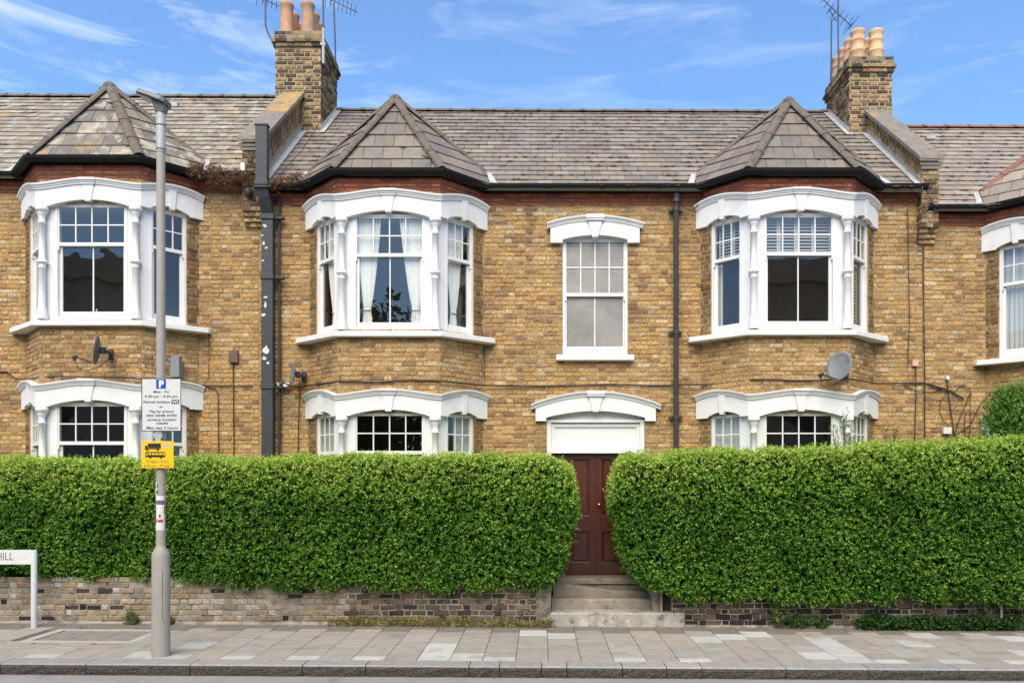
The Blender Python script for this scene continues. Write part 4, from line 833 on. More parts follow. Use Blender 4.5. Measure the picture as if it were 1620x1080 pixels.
# ---- rainwater pipes, part of the middle house
def rect_pipe(name, pts, hw, hd, parent, m_, bev=.006):
    q = M(); vs = []
    for x, y, z in pts: vs += [(x-hw, y-hd, z), (x+hw, y-hd, z), (x+hw, y+hd, z), (x-hw, y+hd, z)]
    n = len(pts); q.add(vs, [(i*4+j, i*4+(j+1) % 4, (i+1)*4+(j+1) % 4, (i+1)*4+j) for i in range(n-1) for j in range(4)]+[(3, 2, 1, 0), tuple(range(4*n-4, 4*n))]); 
    for i in range(len(q.f)): pass
    return q.build(name, m_, parent, bevel=bev)
YP = 12.86
bp_ = rect_pipe('square_vent_pipe', [(PX(423, 13.0), 13.04, .4), (PX(423, 13.0), 13.04, PZ(340, 13.04)), (PX(417, YP), YP+.05, PZ(312, YP)), (PX(415, YP), YP, PZ(297, YP)), (PX(415, YP), YP, PZ(200, YP))], .093, .06, centre, m_pipe)
for z, y, x, hh, e in ((PZ(199, YP), YP, PX(415, YP), .02, .014), (PZ(290, YP), YP, PX(415, YP), .045, .018), (PZ(297, YP), YP, PX(415, YP), .02, .028), (PZ(343, 13.04), 13.04, PX(423, 13.0), .055, .022), (PZ(438, 13.04), 13.04, PX(423, 13.0), .05, .018), (PZ(611, 13.04), 13.04, PX(423, 13.0), .05, .018)):
    q = M(); q.box(x-.093-e, x+.093+e, y-.06-e, y+.06+e*.5, z-hh, z+hh*.6)
    if y > 13: q.box(x+.09, x+.25, y+.0, y+.09, z-hh*.6, z+hh*.2)
    q.build('pipe_bracket', m_pipe, bp_, bevel=.008)
q = M(); rnd = random.Random(4)      # flaking patches, pale undercoat bared
for (px_, py_, w_, h_) in ((419, 357, 7, 5), (417, 385, 4, 7), (421, 392, 5, 4), (416, 412, 5, 3), (420, 482, 5, 9), (417, 498, 8, 8), (421, 554, 11, 14), (418, 566, 7, 7), (424, 574, 5, 4), (415, 372, 4, 3), (420, 470, 6, 4)):
    c = W(px_, py_, 12.979); k = 9; pts = [(c.x+w_*.0052*rnd.uniform(.5, 1.2)*cos(2*PI*i/k), 12.977, c.z+h_*.0052*rnd.uniform(.5, 1.2)*sin(2*PI*i/k)) for i in range(k)]; q.extrude(pts, (0, .003, 0))
q.build('bare_patches', m_peel, bp_)
q = M(); x = PX(1070, 13.06); q.tube([(x, 13.02, PZ(306, 13.02)), (x, 13.08, PZ(330, 13.08)), (x, 13.08, .4)], .043, n=12); dp2 = q.build('downpipe', m_slimpipe, centre)
for py_ in (318, 331, 525, 660):
    q = M(); z = PZ(py_, 13.08); q.tube([(x, 13.08 if py_ > 320 else 13.05, z-.03), (x, 13.08 if py_ > 320 else 13.05, z+.03)], .056, n=12)
    if py_ > 320: q.box(x-.11, x+.11, 13.11, 13.17, z-.02, z+.02)
    q.build('pipe_collar', m_slimpipe, dp2)
q = M(); x = PX(441, 13.12); q.tube([(x+.0, 13.14, PZ(300, 13.1)), (x, 13.13, PZ(420, 13.1)), (x+.01, 13.13, PZ(560, 13.1)), (x, 13.13, .4)], .022, n=8); q.build('waste_pipe', m_slimpipe, centre)

# ------------------------------------------------------------------ curtains and shutters inside
CG = 'white curtains in the middle house upper left bay'
pa_ = bay_pts(CXA); fl, ff, frr = F2(pa_[0], pa_[1]), F2(pa_[1], pa_[2]), F2(pa_[2], pa_[3])
def tied(ua, ub, side, tie=.17, w=.10, off=.0):
    """edges of a curtain hung between ua and ub, tied back towards `side` at height fraction tie"""
    def e(t):
        c0 = (ub-w-.0+off, ub+off) if side > 0 else (ua-off, ua+w-off)
        if t >= tie: k = ((t-tie)/(1-tie))**.75; return (c0[0]+(ua-c0[0])*k, c0[1]+(ub-c0[1])*k)
        k = (tie-t)/tie; return (c0[0]-.035*k**.6, c0[1]+.035*k**.6)
    return e
drape('curtain', 'left tied curtain of the front window, upper bay left of the door', ff, 4.60, 6.42, tied(.24, .66, -1, off=-.14), tie=.17, group=CG)
drape('curtain', 'right tied curtain of the front window, upper bay left of the door', ff, 4.60, 6.42, tied(.93, 1.36, 1, off=-.11), tie=.17, group=CG)
drape('curtain', 'tied curtain in the narrow left side light, upper bay left of the door', fl, 4.60, 6.42, tied(.30, .74, 1, off=-.10), tie=.17, group=CG, pleats=7)
drape('curtain', 'tied curtain in the right side light, upper bay left of the door', frr, 4.60, 6.42, tied(.17, .60, 1, w=.1, off=-.18), tie=.17, group=CG, pleats=7)
NG = 'sheer net curtains hung flat across windows'
nets = [(CXA, 0, 1.45, 3.24, .20, .80, 'net curtain, left side light of the lower bay left of the door'), (CXA, 2, 1.45, 3.24, .40, .70, 'net curtain, right side light of the lower bay left of the door'),
        (CXB, 0, 1.45, 3.24, .20, .80, 'net curtain, left side light of the lower bay right of the door'), (CXB, 2, 1.45, 3.24, .12, .70, 'net curtain, right side light of the lower bay right of the door'),
        (CXR, 0, 4.25, 6.05, .18, .80, 'net curtain in the cropped bay window at the right edge'), (CXL, 0, 4.8, 6.55, .2, .8, 'net curtain in the left side light of the upper bay behind the lamp post')]
for cx, k, z0, z1, a, b, lab in nets:
    P_ = bay_pts(cx); f = F2(P_[k], P_[k+1]); drape('net_curtain', lab, f, z0, z1, lambda t, a=a, b=b: (a, b), n=-.16, pleats=9, amp=.012, m_=m_net, group=NG)
P_ = bay_pts(CXR); drape('net_curtain', 'wide net curtain in the front light of the right edge bay', F2(P_[1], P_[2]), 4.25, 6.05, lambda t: (.2, 1.4), n=-.2, pleats=20, amp=.014, m_=m_net, group=NG)
P_ = bay_pts(CXB); slat_me = {}
def shutter(fr, u0, u1, z0, z1, lab, ang=35, n=-.175):
    c = fr.p(u0, n, z0); r = empty('window_shutter', c, lab, 'shutter', 'louvred shutters in the upper bay right of the door'); m = M(); st = .028
    m.fbox(fr, u0, u0+st, n-.028, n, z0, z1); m.fbox(fr, u1-st, u1, n-.028, n, z0, z1); m.fbox(fr, u0+st, u1-st, n-.027, n-.001, z0, z0+.045); m.fbox(fr, u0+st, u1-st, n-.027, n-.001, z1-.03, z1); m.build('shutter_frame', m_shutter, r, bevel=.003)
    k = int((z1-z0-.075)/.052); key = round(u1-u0, 3)
    if key not in slat_me:
        q = M(); q.box(0, u1-u0-2*st, -.026, .026, -.004, .004); slat_me[key] = q.mesh('slat', m_shutter)
    for i in range(k):
        o = link('slat', slat_me[key], r, fr.p(u0+st, n-.014, z0+.045+.03+i*(z1-z0-.085)/k)); o.rotation_euler = (Matrix.Rotation(math.atan2(fr.dy, fr.dx), 3, 'Z') @ Matrix.Rotation(R(ang), 3, 'X')).to_euler()
fB = F2(P_[1], P_[2]); fBl = F2(P_[0], P_[1]); fBr = F2(P_[2], P_[3]); dd = ('leftmost', 'second from left', 'third from left', 'rightmost')
for i in range(4): u = .245+i*.278; shutter(fB, u, u+.275, 5.80, 6.40, 'cream louvred shutter, %s of four in the front of the upper right bay' % dd[i])
for i in range(2): u = .24+i*.27; shutter(fBl, u, u+.265, 5.80, 6.40, 'cream louvred shutter in the left side light, upper right bay, %s' % ('outer one' if i == 0 else 'inner one'))
for i in range(2): u = .16+i*.24; shutter(fBr, u, u+.235, 5.80, 6.40, 'cream louvred shutter in the narrow right side light, upper right bay, %s' % ('inner one' if i == 0 else 'outer one'))
shutter(fB, .235, .33, 4.62, 5.74, 'folded shutter at the left of the lower front sash, upper right bay', ang=20)
shutter(fBr, .50, .68, 4.62, 5.74, 'folded shutter in the lower right side light of the upper right bay', ang=20)
shutter(fBl, .235, .30, 4.62, 5.74, 'folded shutter edge in the lower left side light of the upper right bay', ang=20)

# ------------------------------------------------------------------ garden walls, steps
def garden_wall(label, x0, x1, pals, ztop, seed, cap=True):
    r = empty('garden_wall', ((x0+x1)/2, YG, gz((x0+x1)/2)), label, 'wall', 'low brick garden walls under the hedges')
    m = M(); a, b = gz(x0), gz(x1); m.hexa([(x0, YG, a-.1), (x1, YG, b-.1), (x1, YG+.21, b-.1), (x0, YG+.21, a-.1), (x0, YG, ztop(x0)), (x1, YG, ztop(x1)), (x1, YG+.21, ztop(x1)), (x0, YG+.21, ztop(x0))])
    core = m.build('wall_core', m_gmortar, r); rec = []; x = x0
    fr = Frame(x0, YG, 1, 0); base = course_bricks(fr, 0, x1-x0, gz((x0+x1)/2)-.02, max(ztop(x0), ztop(x1)), [], PAL_GD, gauge=.083, zb=gz((x0+x1)/2)-.03, seed=seed, n=.003, proud=.016, hgap=.010)
    for q in base:
        xc_ = x0+(q[1]+q[2])/2
        if q[4] > ztop(xc_)+.03: continue
        p = pals(xc_); top = q[4] > ztop(xc_)-.08
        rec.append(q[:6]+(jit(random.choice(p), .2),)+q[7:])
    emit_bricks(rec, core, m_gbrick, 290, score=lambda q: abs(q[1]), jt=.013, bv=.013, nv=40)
    m = M(); n = 40       # crumbling mortar fillet where the wall meets the pavement
    for i in range(n):
        a, b = x0+(x1-x0)*i/n, x0+(x1-x0)*(i+1)/n; h = random.uniform(.02, .055); m.add([(a, YG-.035-random.uniform(0, .02), gz(a)), (b, YG-.04, gz(b)), (b, YG+.0, gz(b)+.04), (a, YG+.0, gz(a)+h)], [(0, 1, 2, 3)])
    m.build('mortar_fillet', m_gmortar, r); return r
m_gbrick = mat('garden_brick', attr=True, rough=.95, vs=22, va=.4, bs=70, bump=.9, bdist=.02, spec=.1, marks=(((.36, .33, .27), 6, .60, .55), ((.06, .06, .045), 9, .62, .6)))
PAL_MIX = PAL_GL[:4]+PAL_GD[:3]
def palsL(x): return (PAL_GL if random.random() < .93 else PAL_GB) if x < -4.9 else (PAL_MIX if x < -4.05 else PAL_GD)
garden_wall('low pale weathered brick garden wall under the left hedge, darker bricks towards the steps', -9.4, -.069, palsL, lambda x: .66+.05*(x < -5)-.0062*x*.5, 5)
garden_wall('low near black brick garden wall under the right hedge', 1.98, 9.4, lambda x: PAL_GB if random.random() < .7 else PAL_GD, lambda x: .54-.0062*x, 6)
st = empty('front_steps', (.9, YG, 0), 'worn concrete steps with a broken sloping tread leading up to the red door', 'steps')
def rough_box(m, x0, x1, y0, y1, z0, z1, n=14, a=.008, ztl=0, ztr=0):
    """block with an uneven front arris; ztl/ztr lower the top at its left/right"""
    vs = []
    for i in range(n+1):
        t = i/n; x = x0+(x1-x0)*t; zt = z1+ztl*(1-t)+ztr*t; d = random.uniform(-a, a)
        vs += [(x, y0+random.uniform(-a, a), z0), (x, y0+d, zt-.02+random.uniform(-a, a)*.5), (x, y0+.018+d, zt+random.uniform(-a, a)*.3), (x, y1, zt), (x, y1, z0)]
    m.add(vs, [(i*5+j, (i+1)*5+j, (i+1)*5+(j+1) % 5, i*5+(j+1) % 5) for i in range(n) for j in range(5)]+[(4, 3, 2, 1, 0), tuple(range(5*n, 5*n+5))])
m = M(); rough_box(m, PX(871, 12), PX(1082, 12), YG-.03, 12.5, -.06, PZ(968.5, 12), a=.014, n=24); m.build('plinth', m_plinth, st)
m = M(); rough_box(m, PX(873, 12.3), PX(1031, 12.3), 12.3, 12.7, .1, PZ(947.2, 12.3), a=.005, n=16); m.build('step', m_stone, st)
m = M(); z1 = PZ(924, 12.62); rough_box(m, PX(875, 12.62), PX(1029, 12.62), 12.62, 12.9, .3, z1, n=20, a=.004, ztr=PZ(934.5, 12.62)-z1)
for i, v in enumerate(m.v):
    if v[2] > .35:
        t = min(1, max(0, (v[0]-PX(895, 12.62))/(PX(975, 12.62)-PX(895, 12.62)))); m.v[i] = (v[0], v[1], (z1 if i % 5 in (2, 3) else z1-.02)+(PZ(934.5, 12.62)-z1)*t)
tag(m.build('step', m_stone, st), 'broken sloping step')
m = M(); rough_box(m, PX(877, 12.88), PX(1026, 12.88), 12.90, YW+.12, .3, PZ(923, 12.9)-.005, a=.004); m.build('riser_block', m_stone, st)
m = M(); rough_box(m, PX(881, 12.86), PX(1024, 12.86), 12.86, YW+.13, PZ(923, 12.86), PZ(914.5, 12.86), a=.006); m.build('threshold', m_stone, st)
m_cheek = mat('stained_render', (.22, .19, .15), rough=.95, vs=9, va=.4, bs=30, bump=.8, marks=(((.07, .065, .045), 6, .5, .7), ((.42, .40, .35), 8, .62, .6)))
def cheek(nm, xa, xb, ztp, lab, y1=13.1):
    r = M(); r.hexa([(xa, YG-.02, gz(xa)-.05), (xb, YG-.02, gz(xb)-.05), (xb, y1, 0), (xa, y1, 0), (xa, YG-.02, ztp-.01), (xb, YG-.02, ztp), (xb, y1, ztp+.1), (xa, y1, ztp+.1)]); return tag(r.build(nm, m_cheek, None, origin=((xa+xb)/2, YG, 0), bevel=.012), lab, 'wall')
cheek('step_cheek_wall', PX(848, 12), PX(872, 12), PZ(922, 12)-.0, 'rough rendered end pier left of the front steps')
m = M(); m.box(PX(1031, 12.2), PX(1044, 12.2), 12.12, 13.1, .0, PZ(930, 12.2)); tag(m.build('step_cheek_wall', m_stone, None, origin=(1.8, 12.6, 0)), 'dark concrete cheek at the right of the front steps', 'wall')
m = M(); m.box(PX(1044, 12.05), PX(1047.5, 12.05), 12.02, 12.12, PZ(968, 12.05), PZ(934, 12.05)); tag(m.build('gate_stop', m_stone, None, origin=(1.85, 12.07, .2)), 'thin upright concrete post stub right of the steps', 'post')

# ------------------------------------------------------------------ hedges
def hedge_noise(x, y, z):
    return .026*np.sin(19*x+3.5*np.sin(5*z+x)+1.5*np.sin(13*x))*np.sin(30*z+2.5*np.sin(4.3*x)+6*y)+.016*np.sin(11*x-4*np.sin(7*z))*np.sin(15*z+3*np.sin(2.1*x))+.024*np.sin(2.3*x+1.7*z+.6)+.018*np.sin(5.1*x-3.3*z+1.1*y)+.022*np.sin(8.7*x+6.1*z+2)+.012*np.sin(17*x-13*z+4*y)+.020*np.sin(31*x+5*np.sin(9*z)+2*np.sin(4*x))*np.sin(37*z+5*np.sin(8*x)+11*y)+.013*np.sin(52*x-21*z+7*y+3*np.sin(6*z))
def hedge(label, x0, x1, zb, zt, yf, yb, xleft, xright, count, seed):
    r = empty('privet_hedge', ((x0+x1)/2, 12.3, .5), label, 'hedge', 'clipped privet hedges above the garden walls')
    rs = np.random.RandomState(seed)
    def sdf(x, y, z):
        xl, xr = xleft(z), xright(z); cx, hx = (xl+xr)/2, (xr-xl)/2; zlo, zhi = zb(x)+.035*np.sin(6.3*x)*np.sin(2.2*x+1)-.05*np.maximum(0, np.sin(3.1*x+2)*np.sin(8.3*x)), zt(x); cz, hz = (zlo+zhi)/2, (zhi-zlo)/2; yff = yf(x); cyy, hy = (yff+yb)/2, (yb-yff)/2
        rr = .10; qx, qy, qz = np.abs(x-cx)-hx+rr, np.abs(y-cyy)-hy+rr, np.abs(z-cz)-hz+rr
        o = np.sqrt(np.maximum(qx, 0)**2+np.maximum(qy, 0)**2+np.maximum(qz, 0)**2)+np.minimum(np.maximum(qx, np.maximum(qy, qz)), 0)-rr
        return o+hedge_noise(x, y, z)
    def grad(x, y, z, e=.01):
        g = np.stack([sdf(x+e, y, z)-sdf(x-e, y, z), sdf(x, y+e, z)-sdf(x, y-e, z), sdf(x, y, z+e)-sdf(x, y, z-e)], 1); return g/(np.linalg.norm(g, axis=1, keepdims=True)+1e-9)
    pts = []; tot = 0
    while tot < count:
        n = 400000; x = rs.uniform(x0-.2, x1+.2, n); y = rs.uniform(11.4, yb, n); z = rs.uniform(.2, 3.1, n); d = sdf(x, y, z)
        k = (d < .01) & (d > -.13) & (rs.uniform(0, 1, n) < np.where(d > -.05, 1, .55)) & ((y < 12.75) | (z > 1.9)); P = np.stack([x, y, z], 1)[k]; pts.append(P); tot += len(P)
    P = np.concatenate(pts)[:count]; G = grad(P[:, 0], P[:, 1], P[:, 2])
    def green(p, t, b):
        x, y, z = p[:, 0:1], p[:, 1:2], p[:, 2:3]; top = np.clip((z-zt(x)+.80)/.74, 0, 1)**1.4  # lighter upper leaves: new growth, plus light caught on top painted into the colour
        patch = np.sin(3.1*x+2.2*z)*np.sin(1.7*x-2.9*z+1); dd_ = sdf(x[:, 0], y[:, 0], z[:, 0])[:, None]; tip = np.clip((dd_+.055)/.08, 0, 1); fresh_lit = np.clip(top*.85+rs.normal(0, .13, b.shape)+.10*patch+.30*tip-.06, 0, 1)*(.45+.55*tip)
        c = np.array([[.046, .150, .011]])*(1-fresh_lit)+np.array([[.47, .74, .11]])*fresh_lit; return np.clip(c*b*rs.uniform(.7, 1.35, b.shape), .004, .6)
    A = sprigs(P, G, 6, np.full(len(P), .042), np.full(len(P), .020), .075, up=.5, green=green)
    # taller fresh shoots on top
    n = int((x1-x0)*150); x = rs.uniform(x0, x1, n); y = rs.uniform(11.85, 12.5, n); z = zt(x)-.05+rs.uniform(-.05, .05, n)+.03*np.maximum(0, np.sin(7*x)*np.sin(2.3*x+1)); Q = np.stack([x, y, z], 1); k = sdf(x, y, z-.06) < .02; Q = Q[k]
    def fresh_lit(p, t, b): return np.array([[.38, .60, .10]])*b*rs.uniform(.7, 1.3, b.shape)
    B = sprigs(Q, np.tile([0, 0, 1.], (len(Q), 1)), 8, np.full(len(Q), .036), np.full(len(Q), .017), .13, up=1.5, green=fresh_lit, rnd=.35)
    ii = rs.randint(0, len(P), int((x1-x0)*75)); ii = ii[sdf(P[ii, 0], P[ii, 1], P[ii, 2]) > -.03]      # stray longer shoots on the faces
    def stray(p, t, b): return np.array([[.20, .42, .05]])*b*rs.uniform(.7, 1.3, b.shape)
    S = sprigs(P[ii], G[ii], 7, np.full(len(ii), .042), np.full(len(ii), .020), .15, up=.7, green=stray, rnd=.4)
    jj = rs.randint(0, len(P), int((x1-x0)*18))
    def dead(p, t, b): return np.array([[.26, .16, .05]])*b*rs.uniform(.6, 1.3, b.shape)
    D = sprigs(P[jj], G[jj], 4, np.full(len(jj), .040), np.full(len(jj), .020), .07, up=.1, green=dead)
    Z = [np.concatenate(q) for q in zip(A, B, S, D)]
    me = leaf_mesh('foliage', m_leaf, Z[0]-np.array(WL[r.name]), Z[1], Z[2], Z[3], Z[4], Z[5]); o = link('foliage', me, r, WL[r.name]); tag(o, kind='stuff')
    # dense twiggy inside as a sunken shell
    m = M(); m.sm = True; nx, na = int((x1-x0)/.12), 26; prof = []
    for i in range(nx+1):
        x = x0+(x1-x0)*i/nx
        for j in range(na):
            a = 2*PI*j/na; zlo, zhi = float(zb(x)), float(zt(x)); cyy, cz = (float(yf(x))+yb)/2, (zlo+zhi)/2; dx, dz = cos(a), sin(a); lo, hi = 0, 2.0
            for _ in range(14):
                md = (lo+hi)/2; v = float(sdf(x, cyy+dx*md, cz+dz*md))
                if v < -.105: lo = md
                else: hi = md
            m.add([(x, cyy+dx*lo, cz+dz*lo)], [])
    fs = [(i*na+j, (i+1)*na+j, (i+1)*na+(j+1) % na, i*na+(j+1) % na) for i in range(nx) for j in range(na)]; m.add([], fs) if False else None
    m.f = fs; m.smooth = [True]*len(fs); m.build('inner_twigs', m_core, r)
    # stems standing in the bed
    m = M(); x = x0+.9
    while x < x1-.7:
        m.tube([(x, 12.3, .40), (x+random.uniform(-.05, .05), 12.3, .9), (x+random.uniform(-.15, .15), 12.3, 1.3)], [.022, .016, .008], n=6); x += random.uniform(.25, .45)
    m.build('stems', m_stem, r); return r
f_ = lambda pts: (lambda v: np.interp(v, [p[0] for p in pts], [p[1] for p in pts]))
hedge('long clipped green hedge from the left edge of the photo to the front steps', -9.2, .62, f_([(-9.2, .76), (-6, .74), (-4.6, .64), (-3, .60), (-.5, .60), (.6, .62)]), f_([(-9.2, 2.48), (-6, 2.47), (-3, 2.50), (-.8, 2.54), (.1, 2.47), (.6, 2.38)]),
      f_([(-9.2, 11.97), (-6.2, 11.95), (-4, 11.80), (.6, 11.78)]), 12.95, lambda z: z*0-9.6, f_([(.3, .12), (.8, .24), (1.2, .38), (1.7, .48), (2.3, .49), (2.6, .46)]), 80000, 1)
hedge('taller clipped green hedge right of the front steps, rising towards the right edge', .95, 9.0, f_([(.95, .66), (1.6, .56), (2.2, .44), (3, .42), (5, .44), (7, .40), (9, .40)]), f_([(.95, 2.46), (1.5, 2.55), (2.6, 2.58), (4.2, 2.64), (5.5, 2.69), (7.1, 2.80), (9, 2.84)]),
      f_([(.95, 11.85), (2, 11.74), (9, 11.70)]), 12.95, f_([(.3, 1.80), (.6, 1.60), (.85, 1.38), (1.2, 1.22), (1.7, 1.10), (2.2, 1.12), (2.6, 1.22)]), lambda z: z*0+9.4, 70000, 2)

def bush(name, label, cat, pts, n, ln, wd, colr, group=None, stems=True, spread=.08, leaves=6, up=.6, seed=3, base=None, kind=None, m_=None):
    """pts: (x, y, z, rx, ry, rz) blobs of foliage"""
    rs = np.random.RandomState(seed); tot = sum(p[3]*p[4]*p[5] for p in pts); PP, GG = [], []
    for (x, y, z, rx, ry, rz) in pts:
        k = max(3, int(n*rx*ry*rz/tot)); d = rs.normal(0, 1, (k, 3)); d /= np.linalg.norm(d, axis=1, keepdims=True); rad = rs.uniform(.35, 1, (k, 1))**.6
        rad *= 1+.25*np.sin(5*d[:, 0:1]+3*d[:, 2:3]+x)
        PP.append(np.array([x, y, z])+d*rad*np.array([rx, ry, rz])); GG.append(d)
    P, G = np.concatenate(PP), np.concatenate(GG)
    def green(p, t, b):
        c = np.array(colr)[rs.randint(0, len(colr), len(p))]; return c*b*rs.uniform(.7, 1.3, b.shape)
    A = sprigs(P, G, leaves, np.full(len(P), ln), np.full(len(P), wd), spread, up=up, green=green)
    b = base or (pts[0][0], pts[0][1], min(p[2]-p[5] for p in pts)); b = Vector(b)
    if kind: me = leaf_mesh(name, m_ or m_leaf, A[0]-np.array(b), *A[1:]); return tag(link(name, me, None, b), label, None, group, kind)
    r = empty(name, b, label, cat, group); me = leaf_mesh('foliage', m_ or m_leaf, A[0]-np.array(b), *A[1:]); tag(link('foliage', me, r, b), kind='stuff')
    if stems:
        m = M()
        for (x, y, z, rx, ry, rz) in pts:
            for k in range(3): e = Vector((x+random.uniform(-.6, .6)*rx, y+random.uniform(-.5, .5)*ry, z+random.uniform(.1, .9)*rz)); m.tube([b, b*.45+e*.55+Vector((random.uniform(-.03, .03), 0, .03)), e], [.008, .006, .003], n=5)
        m.build('stems', m_stem, r)
    return r
GRN = [(.05, .13, .02), (.08, .18, .03), (.12, .24, .04), (.03, .08, .015)]
bush('shrub', 'loose light green shrub rising above the hedge at the right edge', 'shrub', [(PX(1600, 12.35), 12.35, PZ(672, 12.35), .38, .3, .48), (PX(1630, 12.35), 12.35, PZ(645, 12.35), .50, .3, .36), (PX(1592, 12.35), 12.35, PZ(632, 12.35), .26, .2, .18), (PX(1575, 12.35), 12.35, PZ(665, 12.35), .18, .2, .25), (PX(1650, 12.3), 12.35, PZ(690, 12.35), .5, .3, .5)], 4200, .045, .020, [(.14, .30, .04), (.20, .38, .06), (.08, .20, .03)], spread=.10, leaves=8, seed=8, base=(PX(1612, 12.35), 12.4, 1.9))
GS = 'thin shoots growing out of the hedge tops'
for i, (px_, py_, w_, h_, lab) in enumerate(((1325, 690, .09, .30, 'thin leafy shoot before the right column of the lower bay right of the door'), (1338, 668, .05, .16, 'small leafy tip beside the right hand column of the lower right bay'), (1412, 688, .14, .22, 'tall leafy shoots above the hedge right of the lower right bay'), (1345, 700, .08, .2, 'low twiggy shoot above the hedge below the narrow right side light'))):
    bush('hedge_shoot', lab, 'shoot', [(PX(px_, 12.2), 12.2, PZ(py_, 12.2), w_, .06, h_)], 26 if i else 40, .034, .017, [(.14, .27, .05), (.10, .22, .04)], group=GS, spread=.05, leaves=5, seed=20+i, base=(PX(px_, 12.2), 12.2, PZ(722, 12.2)))
# weeds at the foot of the walls
def zpos(x, y): return gz(x)
YEL = [(.22, .19, .03), (.30, .25, .06), (.13, .15, .03), (.36, .30, .14)]
xs = np.linspace(PX(528, 11.9), PX(868, 11.9), 26); bush('yellowing_grass', 'yellow green grass and dry weeds along the foot of the left garden wall', 'grass', [(x, 11.90, gz(x)+.04, .11, .07, (.055 if i % 12 < 3 else .045)+.03*abs(sin(i*.55))) for i, x in enumerate(xs)], 1500, .06, .010, YEL, kind='stuff', spread=.03, leaves=4, up=1.2, seed=30)
xs = np.linspace(PX(1368, 11.85), PX(1598, 11.85), 20); bush('ground_ivy', 'low dark green leafy ground cover along the foot of the right garden wall', 'plant', [(x, 11.86, gz(x)+.09, .12, .10, .10+.03*sin(i)) for i, x in enumerate(xs)], 2000, .045, .03, [(.04, .10, .02), (.06, .14, .03), (.03, .07, .015)], kind='stuff', spread=.04, leaves=4, up=.8, seed=31)
GW = 'small weeds at the foot of the garden walls'
for i, (px_, y_, w_, h_, c, lab) in enumerate(((208, 11.9, .10, .09, [(.16, .19, .06), (.10, .15, .04)], 'small pale weed tuft at the wall foot left of the lamp post'), (1232, 11.88, .13, .22, [(.10, .18, .05), (.16, .22, .08), (.22, .20, .06)], 'upright leafy weed against the dark wall right of the steps'), (1262, 11.9, .22, .10, [(.05, .12, .03), (.08, .15, .03)], 'low spreading weed beside the upright one at the dark wall'), (1300, 11.92, .10, .08, [(.06, .12, .03)], 'tiny weed at the dark wall between the two green patches'), (268, 11.93, .05, .05, [(.2, .2, .04)], 'tiny yellowish weed just right of the lamp post base'), (1612, 11.88, .10, .10, [(.05, .12, .03), (.07, .15, .03)], 'small green weed at the wall foot at the right edge'))):
    x = PX(px_, y_); bush('weed', lab, 'weed', [(x, y_, gz(x)+h_, w_, .06, h_)], int(60+w_*h_*6000), .045, .018, c, group=GW, spread=.04, leaves=4, seed=40+i)
rs_ = np.random.RandomState(9); n = 900; x = np.concatenate([rs_.normal(PX(1225, 11.7), .45, 150), rs_.uniform(PX(1040, 11.8), PX(1620, 11.8), 330), rs_.uniform(-7.8, .2, 220), rs_.uniform(-7.5, 7.5, 200)]); y = 11.93-np.abs(rs_.normal(0, .13, n)); y[700:] = rs_.uniform(9.15, 11.9, 200); z = -.0062*x+np.where(y < YK-.02, -.128, .012)
a = rs_.uniform(0, 6.28, n); nn = rs_.normal(0, .25, (n, 3)); nn[:, 2] = 1; cc = np.array([(.40, .33, .13), (.48, .42, .27), (.26, .19, .09), (.55, .52, .40)])[rs_.randint(0, 4, n)]
me = leaf_mesh('leaf_litter', m_leaf, np.stack([x, y, z], 1), np.stack([np.cos(a), np.sin(a), a*0+.05], 1), nn, rs_.uniform(.015, .045, n), rs_.uniform(.01, .022, n), cc); tag(link('leaf_litter', me, None, (0, 0, 0)), 'dry yellow leaves scattered along the foot of the wall and on the pavement', kind='stuff')
# growth in the gutters
REDP = [(.24, .10, .055), (.30, .14, .08), (.16, .08, .05), (.13, .13, .04)]
bush('gutter_plants', 'reddish brown stonecrop spilling over the gutter of the left house', 'plant', [(PX(p, 12.85), 12.90, PZ(q, 12.85), .13, .12, .10) for p, q in ((308, 264), (322, 268), (338, 271), (352, 276), (365, 278), (378, 277), (390, 280), (340, 283), (360, 288), (310, 272))], 950, .05, .012, REDP, kind='stuff', spread=.03, leaves=4, up=.1, seed=50)
bush('gutter_plants', 'reddish moss and plants in the gutter right of the big square pipe', 'plant', [(PX(p, 12.88), 12.92, PZ(q, 12.88), .11, .12, .07) for p, q in ((438, 288), (450, 286), (463, 283), (476, 281), (432, 294))], 520, .045, .012, REDP, kind='stuff', spread=.03, leaves=4, up=.1, seed=51)

# ------------------------------------------------------------------ lamp post and signs
YL_ = 9.80; lx = PX(254.5, YL_); lz = gz(lx)+.003
lamp = empty('street_lamp', (lx, YL_, lz), 'tall grey street lamp with a flat lantern standing on the pavement', 'lamp post')
q = M(); zs = lambda p: PZ(p, YL_); q.lathe(lx, YL_, [(.106, lz), (.106, zs(960)), (.104, zs(878)), (.098, zs(873)), (.062, zs(866)), (.056, zs(862))], n=28); q.build('base_column', m_lamp, lamp)
q = M(); q.lathe(lx, YL_, [(.056, zs(862)), (.053, zs(600)), (.050, zs(240))], n=24); q.build('shaft', m_lamp, lamp)
q = M(); q.lathe(lx, YL_, [(.055, zs(241)), (.055, zs(181)), (.045, zs(178))], n=24); q.build('spigot', m_galv, lamp)
for p in (238, 200): q = M(); q.lathe(lx, YL_, [(.058, zs(p)), (.058, zs(p)+.012)], n=24); q.build('clamp_ring', m_dark, lamp)
q = M(); d = .006      # inspection door outline on the base
q.tube([(lx+.06, YL_-.0875, zs(900)), (lx+.06, YL_-.0885, zs(976)), (lx+.068, YL_-.083, zs(981)), (lx+.09, YL_-.058, zs(983))], .0022, n=5)
q.build('base_door_seam', m_dark, lamp)
